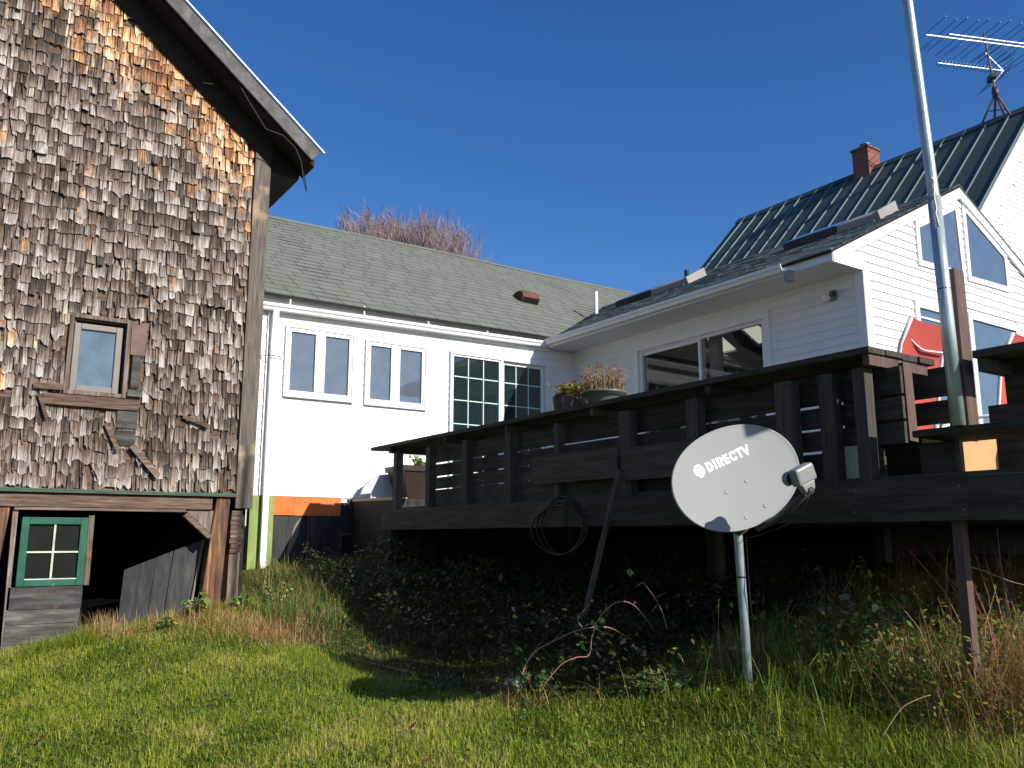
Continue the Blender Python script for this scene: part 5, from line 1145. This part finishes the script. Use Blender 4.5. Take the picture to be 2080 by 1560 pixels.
# growth before and under the deck, shade deepened in its leaf and stem colours
M['shadeweed'] = foliage('shade_darkened_undergrowth', [(.018,.028,.010), (.035,.05,.014), (.06,.075,.02), (.10,.09,.03)])
M['shadedry'] = foliage('shade_darkened_dead_stems', [(.03,.018,.010), (.07,.042,.022), (.12,.08,.045), (.2,.14,.08)])
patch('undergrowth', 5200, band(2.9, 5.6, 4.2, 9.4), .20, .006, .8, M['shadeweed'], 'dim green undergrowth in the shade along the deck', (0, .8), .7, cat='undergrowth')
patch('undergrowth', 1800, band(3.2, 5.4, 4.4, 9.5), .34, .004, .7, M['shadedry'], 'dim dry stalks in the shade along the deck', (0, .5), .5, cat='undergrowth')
def brush(name, n, x0, x1, y0, y1, h, s0, mat, label, tone, f=2.2, seed=31):
    x = rng.uniform(x0, x1, n); y = rng.uniform(y0, y1, n); hh = h*(.25+.75*vnoise(x+9, y+9, f, seed)); keep = rng.random(n) < vnoise(x+3, y+8, f*1.7, seed+1)*1.3
    x, y, hh = x[keep], y[keep], hh[keep]; n = len(x); z = gz(x, y)+hh*rng.random(n)**.8
    a = rng.uniform(0, 2*np.pi, n); s = s0*rng.uniform(.5, 1.5, n); P = np.stack([x, y, z], -1)
    d = np.stack([np.cos(a), np.sin(a), rng.normal(-.2, .5, n)], -1)*s[:, None]; e = np.stack([-np.sin(a), np.cos(a), rng.normal(0, .5, n)], -1)*(s*.42)[:, None]
    V = np.stack([P, P+d*.4+e, P+d, P+d*.4-e], 1).reshape(-1, 3); me = bpy.data.meshes.new(name); me.from_pydata(V.tolist(), [], (np.arange(n*4).reshape(n, 4)).tolist())
    at = me.attributes.new('col', 'FLOAT_COLOR', 'POINT'); cc = np.zeros((n, 4, 4), dtype=np.float32); cc[:, :, 0] = rng.uniform(*tone, n)[:, None]; cc[:, :, 3] = 1; at.data.foreach_set('color', cc.ravel())
    me.materials.append(mat); o = bpy.data.objects.new(name, me); COL.objects.link(o); tag(o, label, 'brush', None, 'stuff')
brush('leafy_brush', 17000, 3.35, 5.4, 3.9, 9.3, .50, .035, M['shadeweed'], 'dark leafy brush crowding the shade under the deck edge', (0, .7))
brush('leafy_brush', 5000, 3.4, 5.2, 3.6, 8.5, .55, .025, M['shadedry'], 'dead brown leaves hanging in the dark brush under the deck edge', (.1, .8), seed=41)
brush('leafy_brush', 6500, 4.0, 5.6, 2.35, 3.7, .55, .026, M['weed'], 'green leafy brush rising between the dish pole and the red brown post', (0, .75), seed=51)
brush('leafy_brush', 3800, 4.0, 5.4, 1.9, 3.3, .62, .020, M['autumn'], 'brown and yellow leafy brush around the red brown post at the right', (0, .9), seed=61)
# right hand thicket, its weaker light put into lower colour tones
patch('dry_grass', 3800, line(gp((1700, 1290), (1850, 1230), (1960, 1250), (2080, 1200), (2200, 1250)), 0, .30), .42, .0038, .8, M['dry'], 'thicket of brown dry weeds at the right below the deck', (0, .5), .8)
patch('dry_grass', 2600, line(gp((1900, 1400), (2080, 1420), (2060, 1330), (1980, 1340)), 0, .20), .28, .004, .95, M['dry'], 'lower fringe of dry grass at the right edge of the lawn', (0, .6), .9)
patch('dry_grass', 800, line(gp((1560, 1400), (1600, 1390), (1460, 1370), (1500, 1390)), 0, .10), .30, .004, .6, M['dry'], 'dry grass round the foot of the dish pole', (0, .8), .8)
patch('grass_tuft', 4200, line(gp((1640, 1380), (1740, 1400), (1850, 1400), (1700, 1340), (1600, 1440)), 0, .20), .26, .006, .8, M['grass'], 'long lush grass bending over right of the dish pole', (.05, .55), 1.0, cat='grass')
patch('dry_grass', 1500, line(gp((1900, 1450), (2000, 1440), (2100, 1470), (2180, 1460)), 0, .22), .52, .0036, .7, M['dry'], 'tallest brown dry weeds crowding the right edge before the red brown post', (0, .5), .6)
patch('dry_grass', 700, line(gp((1620, 1370), (1760, 1360), (1880, 1370), (1980, 1400)), 0, .22), .42, .0036, .7, M['dry'], 'dry brown stems standing between dish pole and red brown post', (0, .5), .7)
patch('green_weeds', 4200, line(gp((1560, 1380), (1700, 1370), (1850, 1380), (2080, 1440)), 0, .28), .36, .007, .8, M['weed'], 'green weedy growth mixed into the dry stems at the right', (0, .7), .8, cat='weeds')
patch('dry_grass', 160, line(gp((1040, 1390), (1100, 1400), (1240, 1400), (1330, 1395)), 0, .10), .16, .004, .7, M['dry'], 'short dry stems around the foot of the brambles', (0, .7), .8)
# leafy weeds: individual plants
def weed(px, py, h, n, mat, label, lsz=.04, rad=.08, name='leafy_weed', dd=0, stem='stalk', leafn=8, curve=.6, group=None):
    p = g_at(px, py); p = p+Vector((p.x, p.y, 0)).normalized()*dd; p.z = float(gz(p.x, p.y))-.01
    T = thing(name, p, label, 'plant', group); a = MB(); l = MB(); stems(a, p, n, rad, h, curve, .0028, l, leafn, lsz)
    a.build('stem', M[stem], T); l.build('leaves', M[mat], T)
weed(395, 1262, .26, 14, 'weed', 'dark green spiky leaved weed beside the barn corner post', .06, .05)
weed(335, 1285, .12, 10, 'weed', 'small green weed in the dry grass before the plank door', .04, .05)
weed(1360, 1400, .17, 26, 'weed', 'round leaved green weed left of the dish pole at the shadow edge', .035, .10)
weed(1440, 1380, .22, 26, 'weed', 'taller round leaved green weed close to the dish pole', .035, .12)
weed(1090, 1370, .16, 10, 'weed', 'bright green leafed weed between the feet of the two bramble canes', .04, .09)
weed(1150, 1330, .16, 8, 'weed', 'small weed behind the kink of the longest bramble cane', .035, .10)
weed(1300, 1395, .14, 16, 'weed', 'low leafy weed at the left of the round leaved weeds', .04, .10)
weed(1480, 1385, .30, 10, 'autumn', 'yellow brown weed right beside the dish pole foot on its left', .025, .07)
weed(1050, 1365, .12, 9, 'paleleaf', 'small pale leaved weed at the foot of the bramble', .035, .06)
weed(1620, 1330, .22, 18, 'weed', 'green leafy weed just right of the dish pole', .035, .12)
weed(1570, 1310, .30, 9, 'autumn', 'yellow leaved weed on red stems right of the dish pole', .035, .08, stem='cane')
weed(1690, 1300, .50, 5, 'autumn', 'tall thin weed with yellow leaves in front of the dark space under the deck', .035, .06)
weed(1710, 1330, .36, 6, 'paleleaf', 'weed with large pale leaf undersides right of centre of the thicket', .06, .07)
weed(1760, 1330, .52, 4, 'weed', 'tall weed with one bright green leaf at its top', .05, .06, leafn=4)
weed(1815, 1310, .40, 9, 'paleleaf', 'pale leaved weed between the tall stalks right of the thicket middle', .045, .10)
weed(1830, 1330, .28, 16, 'weed', 'broad dark green leafed weed low in the thicket', .06, .12)
weed(1740, 1370, .16, 18, 'weed', 'low broad leafed green weed in the long grass', .06, .12)
weed(1900, 1300, .45, 8, 'autumn', 'brown and yellow leaved weed left of the red brown post', .03, .12)
weed(1980, 1440, .62, 16, 'autumn', 'tall tangled weed with small yellow brown leaves low at the right edge', .028, .20)
weed(1880, 1420, .50, 14, 'weed', 'tall green leafed weed left of the tangled weed at the right', .035, .18)
weed(1650, 1380, .34, 12, 'weed', 'bushy green weed in the long grass between dish pole and thicket', .035, .16)
weed(2080, 1400, .75, 18, 'redleaf', 'tall dark red leaved shrub cut by the right edge of the picture', .026, .24, stem='cane')
weed(1790, 1400, .40, 10, 'paleleaf', 'weed with pale silvery leaves standing forward in the thicket', .04, .12)
weed(2050, 1260, .50, 22, 'redleaf', 'bush with dark red leaves at the right edge', .03, .22, stem='cane')
weed(2010, 1300, .40, 18, 'autumn', 'mixed brown and yellow leafed weed under the red bush', .03, .2)
weed(600, 1262, .26, 8, 'autumn', 'thin tall dry weed by the white downspout foot', .02, .06, dd=.2)
weed(560, 1240, .22, 14, 'weed', 'grey green weed below the white downspout', .04, .12, dd=.4)
weed(480, 1245, .16, 10, 'weed', 'low green weed between post and downspout', .04, .1, dd=.1)
# tall bare stalks
def stalk(pts, d0, d1, label, mat='stalk', r_=.003, side=(), name='weed_stalk', cat='stalk'):
    n = len(pts); W = [aD(*p, d0+(d1-d0)*i/(n-1)) for i, p in enumerate(pts)]
    Q = MB()
    sm = [W[0]]
    for i in range(n-1):
        p0, p1, p2, p3 = W[max(i-1, 0)], W[i], W[i+1], W[min(i+2, n-1)]
        for k in range(1, 5): t = k/4; sm.append(.5*((2*p1)+(p2-p0)*t+(2*p0-5*p1+4*p2-p3)*t*t+(3*p1-p0-3*p2+p3)*t**3))
    N_ = len(sm); Q.tube(sm, [r_*(1-.55*i/N_) for i in range(N_)], 6)
    for s in side: Q.tube([aD(*p, (d0+d1)/2) for p in s], [r_*.6]+[r_*.35]*(len(s)-1), 5)
    return Q, W, sm
def Z(l, x0=1000, y0=1060, s=.28846): return [(x0+x*s, y0+y*s) for x, y in l]
def bramble(pts, d0, d1, label, side=(), leaves=(), r_=.0034):
    Q, W, sm = stalk(pts, d0, d1, label, side=side, r_=r_)
    for i in range(2, len(sm)-1, 2): q = sm[i]; Q.tube([q, q+Vector((random.gauss(0, .012), random.gauss(0, .012), random.gauss(0, .012)))], [.0022, .0006], 4)
    b_ = W[0].copy(); T = thing('bramble_cane', b_, label, 'bramble', 'arching bramble canes before the deck'); Q.build('cane', M['cane'], T, True)
    if leaves:
        L = MB()
        for (x, y) in leaves:
            for _ in range(4): leafq(L, aD(x+random.uniform(-8, 8), y+random.uniform(-8, 8), (d0+d1)/2), random.uniform(.02, .038), narrow=.6)
        L.build('leaves', M['weed'], T)
bramble(Z([(355, 1160), (480, 1010), (590, 955), (680, 940), (700, 820), (740, 700), (800, 620), (860, 575), (925, 562), (990, 582), (1050, 640), (1100, 710), (1150, 780)]), 4.95, 5.15, 'longest red bramble cane arching high with a kink near the lawn', [Z([(995, 580), (1005, 560)]), Z([(800, 620), (800, 575)])], Z([(355, 1110), (510, 960), (620, 880), (640, 880), (780, 680), (790, 610)]))
bramble(Z([(210, 1080), (250, 980), (320, 900), (420, 845), (520, 795), (620, 758), (740, 740), (840, 750), (980, 830)]), 4.95, 5.2, 'pale bramble cane bending low to the right under the longest one', [Z([(410, 855), (500, 765)]), Z([(280, 930), (365, 825)])], Z([(150, 905), (200, 905), (250, 995), (190, 1070), (330, 945)]))
bramble(Z([(1230, 760), (1200, 645), (1155, 550), (1110, 490), (1060, 430), (1010, 460)]), 5.15, 5.25, 'short forked bramble cane standing highest right of the others', [Z([(1155, 530), (1220, 500)]), Z([(1160, 580), (1120, 640)])], Z([(975, 380)]))
bramble(Z([(640, 750), (600, 690), (630, 640), (680, 590)]), 5.3, 5.35, 'small dim bramble twig forked behind the arching canes', [Z([(640, 750), (680, 715)])], (), .003)
for k, (l, lab) in enumerate(((Z([(1610, 1040), (1598, 860), (1592, 700), (1594, 540)]), 'single upright seed stalk left of the dish pole'), ([(1790, 1500), (1830, 1440), (1870, 1418), (1890, 1412)], 'pale bent straw lying over the grass at lower right'),
        ([(1925, 1300), (1922, 1200), (1924, 1130), (1930, 1108)], 'thin tall stalk left of the red brown post'), ([(1588, 1300), (1605, 1250), (1618, 1226)], 'pair like red stem leaning right of the dish pole'),
        ([(2080, 1290), (2040, 1180), (2028, 1100), (2025, 1070)], 'tall pale stalk near the right edge'), ([(1965, 1150), (2000, 1160), (2050, 1180), (2090, 1190)], 'long dry cane lying across the thicket at right'))):
    gd = (g_at(*l[0])-CAM).dot(FWD)*.93; dk = {1: 3.9, 5: 4.5}.get(k, gd); l = [(l[0][0]-(l[1][0]-l[0][0])*.4, l[0][1]+60)]+list(l) if k not in (1, 5) else l; Q, W, sm = stalk(l, dk, dk, lab, r_=.0025); o = Q.build('weed_stalk', M['stalk'] if k != 3 else M['cane'], None, True); tag(o, lab, 'stalk')
